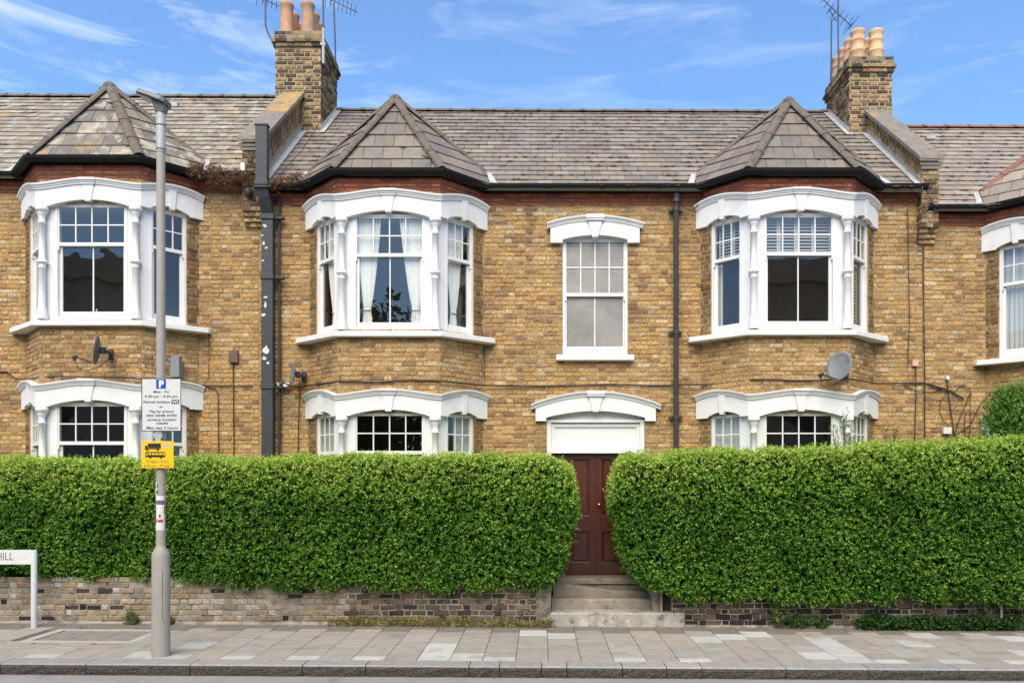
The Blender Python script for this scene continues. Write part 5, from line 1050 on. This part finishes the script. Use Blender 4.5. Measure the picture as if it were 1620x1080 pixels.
# lantern: flat wedge tilted up to the left
q = M(); T = lambda px_, py_, y: W(px_, py_, YL_)+Vector((0, y, 0))
a, b, c, d, e, f = T(219, 150, 0), T(240, 148, 0), T(266, 163, 0), T(262, 178, 0), T(246, 180, 0), T(236, 171, 0)
for i, (p_) in enumerate((0,)):
    up = [T(218.5, 149.5, -.12), T(262, 158, -.13), T(266, 166, -.09), T(262, 179, -.05), T(246, 180.5, -.05), T(236, 168, -.10)]
    dn = [T(223, 146.5, .16), T(245, 148, .16), T(263, 158, .10), T(261, 177, .05), T(247, 179, .05), T(238, 165, .12)]
    q.add(up+dn, [(0, 1, 2, 3, 4, 5), tuple(reversed(range(6, 12)))]+[((i+1) % 6, i, 6+i, 6+(i+1) % 6) for i in range(6)])
q.v = []; q.f = []; q.c = []; q.smooth = []
ax = Vector((.94, 0, -.34)).normalized(); cr = Vector((0, 1, 0)); upv = ax.cross(cr)*-1
if upv.z < 0: upv = -upv
tip = W(219, 151, YL_); LL = .39; wv = .15
def LP(u, v, h): return tip+ax*u+cr*v+upv*h
n = 12; top, bot = [], []
for i in range(n):
    an = 2*PI*i/n; u = LL/2+LL/2*(abs(cos(an))**.55)*(1 if cos(an) > 0 else -1); v = wv*(abs(sin(an))**.55)*(1 if sin(an) > 0 else -1); top.append(LP(u, v*.85, .055)); bot.append(LP(u, v, .0))
q.add(bot+top, [tuple(reversed(range(n))), tuple(range(n, 2*n))]+[(i, (i+1) % n, n+(i+1) % n, n+i) for i in range(n)]); q.build('lantern_head', m_lampgrey, lamp, bevel=.006)
q = M(); q.hexa([LP(.20, -.09, -.0), LP(.36, -.08, -.0), LP(.36, .08, -.0), LP(.20, .09, -.0), LP(.22, -.09, .0), LP(.36, -.08, .0), LP(.36, .08, 0), LP(.22, .09, 0)]); q.v = q.v[:0]; q.f = []; q.c = []; q.smooth = []
nk = Vector((lx, YL_, zs(180))); pts1 = [LP(.20, -.08, -.001), LP(.365, -.075, -.001), LP(.365, .075, -.001), LP(.20, .08, -.001)]; pts0 = [nk+Vector((-.055, -.05, 0)), nk+Vector((.055, -.05, 0)), nk+Vector((.055, .05, 0)), nk+Vector((-.055, .05, 0))]
q.hexa(pts0+pts1); q.build('lantern_neck', m_lampgrey, lamp, bevel=.01)
q = M(); q.hexa([LP(.03, -.10, -.012), LP(.19, -.10, -.012), LP(.19, .10, -.012), LP(.03, .10, -.012), LP(.025, -.105, -.002), LP(.195, -.105, -.002), LP(.195, .105, -.002), LP(.025, .105, -.002)]); q.build('lantern_lens', m_lampglass, lamp)
def text(parent, name, s, px_, py_, y, h, m_, align='CENTER', bold=0.0, wmax=None):
    """flat lettering whose baseline starts at the photo point on depth y; h = cap height in metres"""
    cu = bpy.data.curves.new(name, 'FONT'); cu.body = s; cu.align_x = align; cu.size = h/.70; cu.offset = bold; cu.extrude = .0004; cu.resolution_u = 3
    ob = bpy.data.objects.new(name, cu); me = bpy.data.meshes.new_from_object(ob); bpy.data.objects.remove(ob); me.name = name; me.materials.clear(); me.materials.append(m_)
    if wmax:
        w_ = max(v.co.x for v in me.vertices)-min(v.co.x for v in me.vertices); k = wmax/w_
        for v in me.vertices: v.co.x *= k
    p = W(px_, py_, y); o = link(name, me, parent, p); o.rotation_euler = (PI/2, 0, 0); return o
def plate(name, px0, px1, py0, py1, y, m_, parent, th=.004, bev=.002, **k):
    q = M(); q.box(PX(px0, y), PX(px1, y), y, y+th, PZ(py1, y), PZ(py0, y)); return q.build(name, m_, parent, bevel=bev, **k)
YS = YL_-.085
ps = empty('parking_sign', W(255, 682, YS), 'grey permit parking sign with blue P badge on the lamp post', 'sign')
plate('sign_plate', 224, 286.5, 598, 682, YS, m_sign, ps); fr_m = M()
for (a, b, c, d) in ((224, 286.5, 598, 599.2), (224, 286.5, 680.8, 682), (224, 225, 599.2, 680.8), (285.5, 286.5, 599.2, 680.8)): fr_m.box(PX(a, YS), PX(b, YS), YS-.0012, YS-.0002, PZ(d, YS), PZ(c, YS))
fr_m.build('sign_border', m_ink, ps)
plate('parking_badge', 247, 262.5, 600, 614.5, YS-.0016, m_blue, ps, th=.0014, bev=0)
text(ps, 'lettering', 'P', 254.8, 612.3, YS-.0022, .082, m_signW, bold=.006)
pm = FPX/YS
for s, x, y, wpx, hpx in (('Mon - Fri', 255, 621.3, 24, 3.7), ('9.30 am - 4.30 pm', 255, 628.6, 52, 3.7), ('Permit holders', 248, 637.4, 42, 3.8), ('or', 255, 644.8, 5.5, 3.6), ('Pay by phone', 255.5, 652.2, 38, 3.7), ('020 3048 0700', 255.5, 658.8, 48, 3.7), ('quoting location', 256, 665.2, 46, 3.6), ('10640', 256, 671.2, 18, 3.6), ('Max stay 2 hours', 256.5, 678.3, 50, 3.8)):
    text(ps, 'lettering', s, x, y, YS-.0008, hpx/pm, m_ink, bold=.0008, wmax=wpx/pm)
plate('zone_badge', 271.5, 283.5, 632, 638.8, YS-.001, m_ink, ps, th=.0008, bev=0); text(ps, 'lettering', 'W2', 277.5, 637.7, YS-.0018, 4.6/pm, m_signW, bold=.0012, wmax=10/pm)
q = M(); z = PZ(689, YL_); q.lathe(lx, YL_, [(.058, z-.04), (.06, z-.03), (.06, z+.03), (.058, z+.04)], n=24); q.box(lx-.035, lx+.035, YS+.005, YL_-.05, z+.03, z+.2); q.box(lx-.035, lx+.035, YS+.005, YL_-.05, z-.2, z-.03); q.box(lx-.055, lx+.05, YL_-.075, YL_-.05, z-.03, z+.03); q.build('sign_clamp', m_galv, ps)
ys_ = empty('yellow_loading_sign', W(249, 740, YS), 'yellow plate with black lorry and bus symbols on the lamp post', 'sign')
plate('sign_plate', 224, 274.5, 697.5, 740, YS, m_signY, ys_)
K = lambda m_, a, b, c, d, y=YS-.0012: m_.box(PX(a, YS), PX(b, YS), y, YS-.0002, PZ(d, YS), PZ(c, YS))
def disc(m_, px_, py_, r_, y=YS-.0014, n=14): m_.extrude([(PX(px_, YS)+r_/pm*cos(2*PI*i/n), y, PZ(py_, YS)+r_/pm*sin(2*PI*i/n)) for i in range(n)], (0, .001, 0))
q = M(); K(q, 234, 254.5, 701, 709); K(q, 229.5, 233.6, 704.5, 709.5); K(q, 228.8, 254, 709.6, 710.6); disc(q, 233, 711, 1.9, YS-.002); disc(q, 249.5, 711, 1.9, YS-.002); q.build('lorry_symbol', m_ink, ys_)
q = M(); K(q, 230, 261.5, 714.5, 716.2); K(q, 230, 231.6, 716.2, 720); K(q, 233.4, 235, 716.2, 720)
for i in range(5): K(q, 235+i*5.6+4.4, 235+i*5.6+5.4, 716.2, 719.2)
K(q, 233.4, 261.5, 719.2, 723); K(q, 230, 233.4, 720.3, 723); disc(q, 238, 723.3, 1.7, YS-.002); disc(q, 255, 723.3, 1.7, YS-.002); q.build('bus_symbol', m_ink, ys_)
q = M(); disc(q, 264, 704.5, 4.6); q.build('round_sticker', mat('faded_sticker', (.50, .44, .36), bump=0), ys_)
text(ys_, 'lettering', "M'night - 8 am", 249, 731.6, YS-.0008, 4/pm, mat('sign_ink_brown', (.12, .07, .02), bump=0), wmax=34/pm); text(ys_, 'lettering', "6.30 pm - M'night", 249, 738.2, YS-.0008, 4/pm, bpy.data.materials['sign_ink_brown'], wmax=43/pm)
# stickers wrapped on the shaft
def wrap(name, a0, a1, py0, py1, m_, lab=None, r=.0575):
    q = M(); n = 8; vs = []
    for i in range(n+1):
        a = R(a0+(a1-a0)*i/n); vs += [(lx+r*sin(a), YL_-r*cos(a), PZ(py1, YL_)), (lx+r*sin(a), YL_-r*cos(a), PZ(py0, YL_)), (lx+(r-.003)*sin(a), YL_-(r-.003)*cos(a), PZ(py0, YL_)), (lx+(r-.003)*sin(a), YL_-(r-.003)*cos(a), PZ(py1, YL_))]
    q.add(vs, [(i*4+j, (i+1)*4+j, (i+1)*4+(j+1) % 4, i*4+(j+1) % 4) for i in range(n) for j in range(4)]+[(3, 2, 1, 0), tuple(range(4*n, 4*n+4))]); return q.build(name, m_, lamp)
wrap('sticker', -75, -25, 762, 784, m_signW); wrap('sticker', -75, 70, 784, 838, m_signW)
wrap('sticker_band', -75, -22, 791, 797.5, m_purple, r=.0584); wrap('sticker_band', -18, 70, 791, 797.5, m_purple, r=.0584); wrap('sticker_band', -60, -38, 799, 820, m_purple, r=.0584); wrap('sticker_band', -75, -20, 820, 826, m_red, r=.0584); wrap('sticker_band', -10, 50, 821, 825.5, m_red, r=.0584); wrap('sticker_band', 62, 80, 800, 812, m_red, r=.0584); wrap('sticker_band', 5, 22, 813, 818, m_ink, r=.0584)
text(lamp, 'lettering', '3', 248.6, 770.5, YL_-.055, .035, m_ink, bold=.001); text(lamp, 'lettering', '8', 248.6, 780, YL_-.055, .035, m_ink, bold=.001)
# street name plate
YN = 11.62; sn = empty('street_name_sign', (PX(54, YN), YN, gz(-7.4)), 'white street name plate on grey posts cut by the left edge', 'sign')
plate('name_board', -150, 49.5, 869.5, 892.5, YN-.03, m_signW, sn, th=.025, bev=.004)
for p in (54, -156): q = M(); q.tube([(PX(p, YN), YN, gz(-7.4)-.02), (PX(p, YN), YN, PZ(871, YN)), (PX(p, YN), YN, PZ(869.5, YN))], [.042, .042, .034], n=16); q.build('post', m_post, sn)
pmn = FPX/(YN-.03); text(sn, 'lettering', 'HILL', 21.3, 885.5, YN-.0306, 12/pmn, mat('faded_black', (.13, .125, .12), bump=0), align='RIGHT', wmax=27/pmn)
text(sn, 'lettering', 'S.W.18', 35, 885, YN-.0306, 4.5/pmn, m_faint, wmax=17/pmn)
q = M(); x = PX(1586, 11.9); q.tube([(x, 11.93, gz(x)), (x, 11.93, PZ(925, 11.93))], .016, n=8); tag(q.build('thin_metal_post', m_galv, None, origin=(x, 11.93, gz(x))), 'thin grey metal stake standing against the dark wall at the right', 'post')

# ------------------------------------------------------------------ dishes, boxes, aerials, cables
def dish(label, c, face, rr, wall_p, arm_end, m_=None, back=m_dishdk):
    """c centre of the dish, face: direction it looks, rr radius"""
    c, face, wp, ae = Vector(c), Vector(face).normalized(), Vector(wall_p), Vector(arm_end); r = empty('satellite_dish', wp, label, 'satellite dish', 'satellite dishes fixed to the brick front')
    s = face.cross(Vector((0, 0, 1))).normalized(); u = s.cross(face).normalized(); q = M(); q.sm = True; n, k = 28, 5; vs = []
    for j in range(k+1):
        t = j/k
        for i in range(n): a = 2*PI*i/n; vs.append(c+(s*cos(a)*.92+u*sin(a)*1.05)*rr*t+face*(rr*.22*(t*t-1)))
    for j in range(k, -1, -1):
        t = j/k
        for i in range(n): a = 2*PI*i/n; vs.append(c+(s*cos(a)*.92+u*sin(a)*1.05)*rr*(t+.012)+face*(rr*.22*(t*t-1)-.008))
    q.add(vs, [(j*n+i, j*n+(i+1) % n, (j+1)*n+(i+1) % n, (j+1)*n+i) for j in range(2*k+1) for i in range(n)]); q.build('reflector', m_ or m_dish, r)
    bk = c-face*(rr*.22+.05); q = M(); q.tube([bk+face*.035, bk-face*.03, wp+Vector((0, -.02, 0))], [.03, .028, .022], n=8); q.box(wp.x-.04, wp.x+.04, wp.y-.03, wp.y+.03, wp.z-.07, wp.z+.07); q.box(bk.x-.03, bk.x+.03, bk.y-.03, bk.y+.03, bk.z-.05, bk.z+.05); q.build('wall_mount', m_dark, r)
    lo = c-u*rr*.98; q = M(); q.tube([lo+face*.01, ae], .010, n=6); q.build('feed_arm', m_dark, r)
    q = M(); d_ = (c-ae).normalized(); q.tube([ae-d_*.05, ae, ae+d_*.03], [.02, .028, .03], n=10); q.tube([ae-Vector((.0, .0, .0)), ae-Vector((.01, 0, .06))], .022, n=8); q.build('receiver_head', m_dark, r)
    q = M(); q.tube([ae-Vector((.01, 0, .06)), ae+Vector((.02, .03, -.16)), lo*.5+ae*.5+Vector((0, .04, -.16)), lo+Vector((.03, .06, -.05)), wp+Vector((0, -.02, -.05))], .006, n=5); q.build('dish_cable', m_cable, r)
dish('dark satellite dish seen edge on, fixed between the left house bays', W(152, 553, 12.15), (-.93, -.33, .10), .215, W(176, 560, 12.54), W(119, 564, 12.05), m_=m_dishdk)
dish('small pale satellite dish edge on, beside the big square pipe', W(462, 591, 12.85), (-.90, -.42, .12), .19, W(481, 596, 13.16), W(446, 605, 12.72))
dish('round grey satellite dish facing left on the brick between the right hand bays', W(1327, 578, 12.2), (-.74, -.62, .22), .225, W(1338, 590, 12.53), W(1299, 592, 11.95))
def boxthing(name, lab, cat, px0, px1, py0, py1, y, d, m_, taper=0, bev=.006):
    q = M(); x0, x1, z0, z1 = PX(px0, y), PX(px1, y), PZ(py1, y), PZ(py0, y); q.hexa([(x0, y, z0), (x1, y, z0), (x1, y+d, z0), (x0, y+d, z0), (x0+taper, y+taper, z1), (x1-taper*.6, y+taper, z1), (x1-taper*.6, y+d, z1), (x0+taper, y+d, z1)]); return tag(q.build(name, m_, None, origin=((x0+x1)/2, y+d, z0), bevel=bev), lab, cat)
boxthing('alarm_box', 'tall grey tapered alarm box on the left house, just above the parking sign', 'alarm box', 268, 283.5, 562, 596, 12.78, .12, m_grey, taper=.015)
boxthing('vent_box', 'brown plastic terminal box on the wall left of the big square pipe', 'junction box', 361, 376, 554, 573, 13.12, .07, m_brownbox, taper=.006)
boxthing('junction_box', 'small pink box on the wall at the right house edge', 'junction box', 1444, 1453.5, 569, 579, 13.13, .06, m_pink)
boxthing('junction_box', 'white junction box among cables above the right hedge', 'junction box', 1493, 1506, 675.5, 686, 13.12, .07, m_signW)
boxthing('wall_light', 'tiny white fitting at the top of a cable on the right house', 'fitting', 1497.5, 1502.5, 594, 600, 13.14, .05, m_signW, bev=.003)
boxthing('wall_light', 'small white fitting beside the end of the upper right bay sill', 'fitting', 1399, 1404, 531, 539, 13.13, .06, m_signW, bev=.003)
boxthing('junction_box', 'small white floodlight fixed to the left parapet above the gutter', 'fitting', 380, 387, 257, 270, 12.95, .06, m_signW)
q = M(); c = W(392.5, 304, 12.97); q.lathe(c.x, c.y, [(.03, c.z-.075), (.055, c.z-.05), (.068, c.z), (.055, c.z+.05), (.03, c.z+.075)], n=14); tag(q.build('alarm_sounder', m_dark, None, origin=c), 'round black bell on the left parapet beside the big pipe', 'alarm')
q = M(); q.box(PX(448, 13), PX(453, 13), 13.02, 13.16, PZ(611, 13), PZ(606, 13)); q.box(PX(436, 13), PX(455, 13), 13.08, 13.12, PZ(608, 13), PZ(604.5, 13)); tag(q.build('overflow_pipe', m_signW, None, origin=W(445, 606, 13.1)), 'short white overflow pipe stub by the small dish', 'pipe')
def cable(lab, pts, r=.008, y=None, name='cable'):
    P = [W(p[0], p[1], p[2] if len(p) > 2 else 13.165) for p in pts]; out = []
    for a, b in zip(P[:-1], P[1:]):
        k = max(1, int((b-a).length/.25))
        for i in range(k): out.append(a+(b-a)*i/k+Vector((random.uniform(-.003, .003), 0, random.uniform(-.007, .007))))
    out.append(P[-1]); q = M(); q.tube(out, r, n=6); return tag(q.build(name, m_cable, None, origin=P[0]), lab, 'cable', 'black cables clipped to the brick fronts')
cable('black cable running across the left house under its dish to the big pipe', [(-20, 586), (12, 588), (24, 600, 13.1), (60, 598, 12.6), (90, 595.5, 12.5), (205, 597, 12.5), (240, 601, 12.5), (290, 609, 13.0), (330, 610), (400, 610)], .011)
cable('black cable running across the bay left of the door', [(430, 609), (478, 611), (492, 609, 13.1), (538, 603.5, 12.52), (600, 604.5, 12.52), (650, 601, 12.52), (700, 603, 12.52), (765, 610, 13.12), (850, 611), (940, 608), (1060, 610), (1120, 608, 13.1), (1190, 600, 12.52), (1260, 602, 12.52), (1350, 600, 12.5), (1388, 606, 13.1), (1440, 606), (1462, 606), (1500, 617), (1525, 631)], .0125)
cable('thin black cable dropping beside the pink box at the right', [(1436, 330), (1437, 400), (1439, 500), (1436, 580)], .006)
cable('long thin black cable dropping down the right house edge', [(1461, 318), (1461, 450), (1463, 600), (1463, 705)], .009)
cable('black cable dropping from the pink box to the hedge', [(1448.5, 579), (1449, 620), (1447, 705)], .008)
cable('black cable dropping from the brown box to the hedge', [(369, 573), (369.5, 620), (370, 735)], .009)
cable('black cable hooking down left of the brown box', [(322, 611), (340, 614), (345, 622), (346, 735)], .008)
cable('thin black cable down the wall beside the small dish', [(474, 600), (473, 650), (471, 735)], .008)
cable('thin wire down the brick at the edge of the left lower bay head', [(489, 662, 13.15), (489, 735, 13.15)], .005)
cable('thin wire in the corner right of the upper bay left of the door', [(766, 545, 13.17), (766, 610, 13.17)], .005)
cable('thin wire down the wall right of the left house bay', [(330, 520), (331, 560), (329, 600), (318, 611)], .005)
cable('looping black wire above the white junction box', [(1498, 600), (1503, 640), (1510, 692)], .009)
cable('cable looping in a ring left of the white junction box', [(1500, 617), (1488, 635), (1486, 650), (1492, 665), (1504, 676), (1508, 690)], .006)
cable('cable arching over to the right of the white junction box', [(1462, 606), (1480, 614), (1510, 618), (1524, 610), (1533, 614), (1536, 620), (1527, 640), (1515, 670), (1510, 690)], .007)
cable('cable rising to the right edge bay sill', [(1510, 688), (1535, 672), (1550, 640), (1580, 608, 13.1), (1604, 606, 12.9)], .007)
cable('short black cable near the right shrub', [(1526, 692), (1527, 655), (1532, 652), (1558, 652)], .007)
cable('thin cable between the arch and the right shrub', [(1535, 620), (1535, 672), (1532, 700)], .005)
cable('cable drooping from the pink box to the loop', [(1428, 608), (1448, 618), (1470, 620), (1505, 617)], .007)
cable('coiled black cable hanging under the gutter beside the slim downpipe', [(1078, 315, 13.1), (1080, 326, 13.1), (1088, 333, 13.1), (1099, 331, 13.1), (1104, 322, 13.1), (1102, 314, 13.1)], .008)
cable('black cable looped from the gutter end at the right parapet', [(1464, 308, 13.0), (1472, 314, 12.99), (1476, 325, 12.99), (1479, 336, 12.99)], .008)
cable('thin pale wire running down the slates right of the left parapet', [(508, 190, 15.0), (480, 235, 14.0), (435, 285, 13.1)], .006)
def aerial(lab, segs, rods, base, hook=None):
    r = empty('tv_aerial', base, lab, 'aerial', 'television aerials on the chimneys'); q = M()
    q.tube(segs[0], .016, n=8); q.build('mast', m_wire, r)
    for s in segs[1:]: q = M(); q.tube(s, .010, n=6); q.build('boom', m_wire, r)
    for s in rods: q = M(); q.tube(s, .0055, n=5); q.build('element', m_wire, r)
    return r
def yagi(lab, mast, b0, b1, n, y, hl=.17, refl=True):
    """mast: photo points; boom from b0 to b1 (photo points); elements across it"""
    segs = [[W(*p, y) for p in mast], [W(*b0, y), W(*b1, y)]]; a, b = segs[1]; d = (b-a).normalized(); c = Vector((.35*d.z, .75, -.55*abs(d.x)-.2)).normalized(); c = (c-d*c.dot(d)).normalized(); rods = []
    for i in range(n): t = (i+.5)/n; p = a+(b-a)*t; k = hl*(1-.35*t); rods.append([p-c*k, p+c*k])
    if refl:
        for s in (-1, 1): rods.append([a+c.cross(d)*.12*s-c*hl, a+c.cross(d)*.12*s+c*hl])
        segs.append([a-c.cross(d)*.12, a+c.cross(d)*.12])
    return aerial(lab, segs, rods, W(*mast[0], y))
yagi('thin tv aerial with bracket tube on the right edge of the left chimney', [(511.5, 100), (511.5, 20), (510.5, -40)], (500, -30), (545, -45), 6, 15.15)
q = M(); q.tube([W(511.5, 101, 15.14), W(511.5, 45, 15.14)], .028, n=10); q.box(PX(508, 15.2), PX(516, 15.2), 15.13, 15.2, PZ(72, 15.15), PZ(68, 15.15)); tag(q.build('aerial_bracket', m_galv, None, origin=W(511.5, 101, 15.15)), 'pale bracket tube fixed to the corner of the left chimney', 'bracket')
yagi('tv aerial with downward slanting boom behind the left chimney', [(531, 104), (530, 60), (528, 6)], (520, -2), (565, 20), 7, 16.3)
yagi('tv aerial on a bent mast left of the left chimney', [(430, 64), (423, 50), (420, 40), (420, -20)], (412, -4), (441, 11), 4, 15.3, hl=.12)
yagi('tv aerial on the tall mast by the right chimney, boom slanting down', [(1327, 122), (1326, 60), (1326, -20)], (1346, 41), (1298, -4), 7, 15.9, hl=.16)
yagi('slim tv aerial mast left of the right chimney with hooked bracket', [(1314, 150), (1315, 90), (1315.5, 30)], (1311, 14), (1322, 33), 3, 16.35, hl=.1, refl=False)
q = M(); q.tube([W(1313.5, 156, 16.3), W(1314, 135, 16.3)], .026, n=10); tag(q.build('aerial_bracket', m_galv, None, origin=W(1314, 150, 16.3)), 'pale bracket tube at the foot of the mast left of the right chimney', 'bracket')

# small roof things
q = M(); c = W(1471, 219, 15.2); q.box(c.x-.08, c.x+.08, c.y-.06, c.y+.06, c.z-.03, c.z+.03); q.build('roof_vent', m_lead, righth)
q = M(); c = W(275, 168, 15.9); q.box(c.x-.12, c.x+.12, c.y-.12, c.y+.08, c.z-.06, c.z+.02); q.build('roof_vent', m_lead, lefth)
for px_, h_, y_ in ((146, CXL, 0),):
    q = M(); x, z = CXL+.02, 4.56+.17+.10; q.tube([(x, YB+.14, z), (x, YB+.14, z+.03), (x, YB+.14, z+.08), (x, YB+.14, z+.10)], [.03, .012, .014, .004], n=10); tag(q.build('window_ornament', m_signW, None, origin=(x, YB+.14, z)), 'tiny white ornament on the ledge of the upper left bay window', 'ornament')

# ------------------------------------------------------------------ across the street (seen only in the panes)
def block(lab, x0, x1, z, c):
    r = empty('opposite_building', ((x0+x1)/2, -9, 0), lab, 'building', 'buildings across the street mirrored in the panes'); q = M(); q.box(x0, x1, -13, -7, -.1, z, c); q.hexa([(x0-.2, -13.3, z), (x1+.2, -13.3, z), (x1+.2, -6.7, z), (x0-.2, -6.7, z), (x0-.2, -10.2, z+1.8), (x1+.2, -10.2, z+1.8), (x1+.2, -9.8, z+1.8), (x0-.2, -9.8, z+1.8)], (.12, .11, .1)); q.build('walls', m_opp, r)
    x = x0+1.2
    while x < x1-1.6:
        for zz in (1.2, 4.2):
            q = M(); q.box(x, x+1.3, -7.0, -6.93, zz, zz+1.7); q.build('window', m_white, r); q = M(); q.box(x+.1, x+1.2, -6.93, -6.91, zz+.1, zz+1.6); q.build('pane', m_dark, r)
        x += 3.1
    return r
block('brick terrace across the street mirrored in the right hand bay panes', 2.5, 24, 10.2, (.60, .42, .28)); block('brick terrace across the street mirrored in the left bay panes', -34, -12.5, 10.4, (.60, .50, .38))
def tree(lab, x, y, h, r_, seed):
    rs = np.random.RandomState(seed); t = empty('street_tree', (x, y, -.3), lab, 'tree', 'trees across the street mirrored in the panes'); q = M(); q.tube([(x, y, -.3), (x+.1, y, h*.3), (x, y+.1, h*.6)], [.22, .17, .08], n=8); q.build('trunk', m_stem, t)
    k = 5200; d = rs.normal(0, 1, (k, 3)); d /= np.linalg.norm(d, axis=1, keepdims=True); rad = rs.uniform(.3, 1, (k, 1))**.5*(1+.22*np.sin(4*d[:, 0:1]+5*d[:, 2:3]+seed)+.12*np.sin(11*d[:, 1:2]+9*d[:, 2:3])); P = np.array([x, y, h*.62])+d*rad*np.array([r_, r_*.7, h*.38])
    cc = np.array([[.035, .075, .015]])*rs.uniform(.5, 1.5, (k, 1)); A = rs.normal(0, 1, (k, 3)); me = leaf_mesh('crown', m_leaf, P-np.array(WL[t.name]), A, rs.normal(0, 1, (k, 3)), rs.uniform(.25, .45, k), rs.uniform(.15, .28, k), cc); tag(link('crown', me, t, WL[t.name]), kind='stuff')
tree('broad tree across the street mirrored in the bay left of the door', -7.0, -5.5, 9.0, 3.2, 1); tree('slimmer tree across the street mirrored between the bays', -1.5, -6.5, 9.2, 2.8, 2); tree('tree across the street mirrored in the left bay', -12.2, -5.0, 9.8, 2.2, 3)
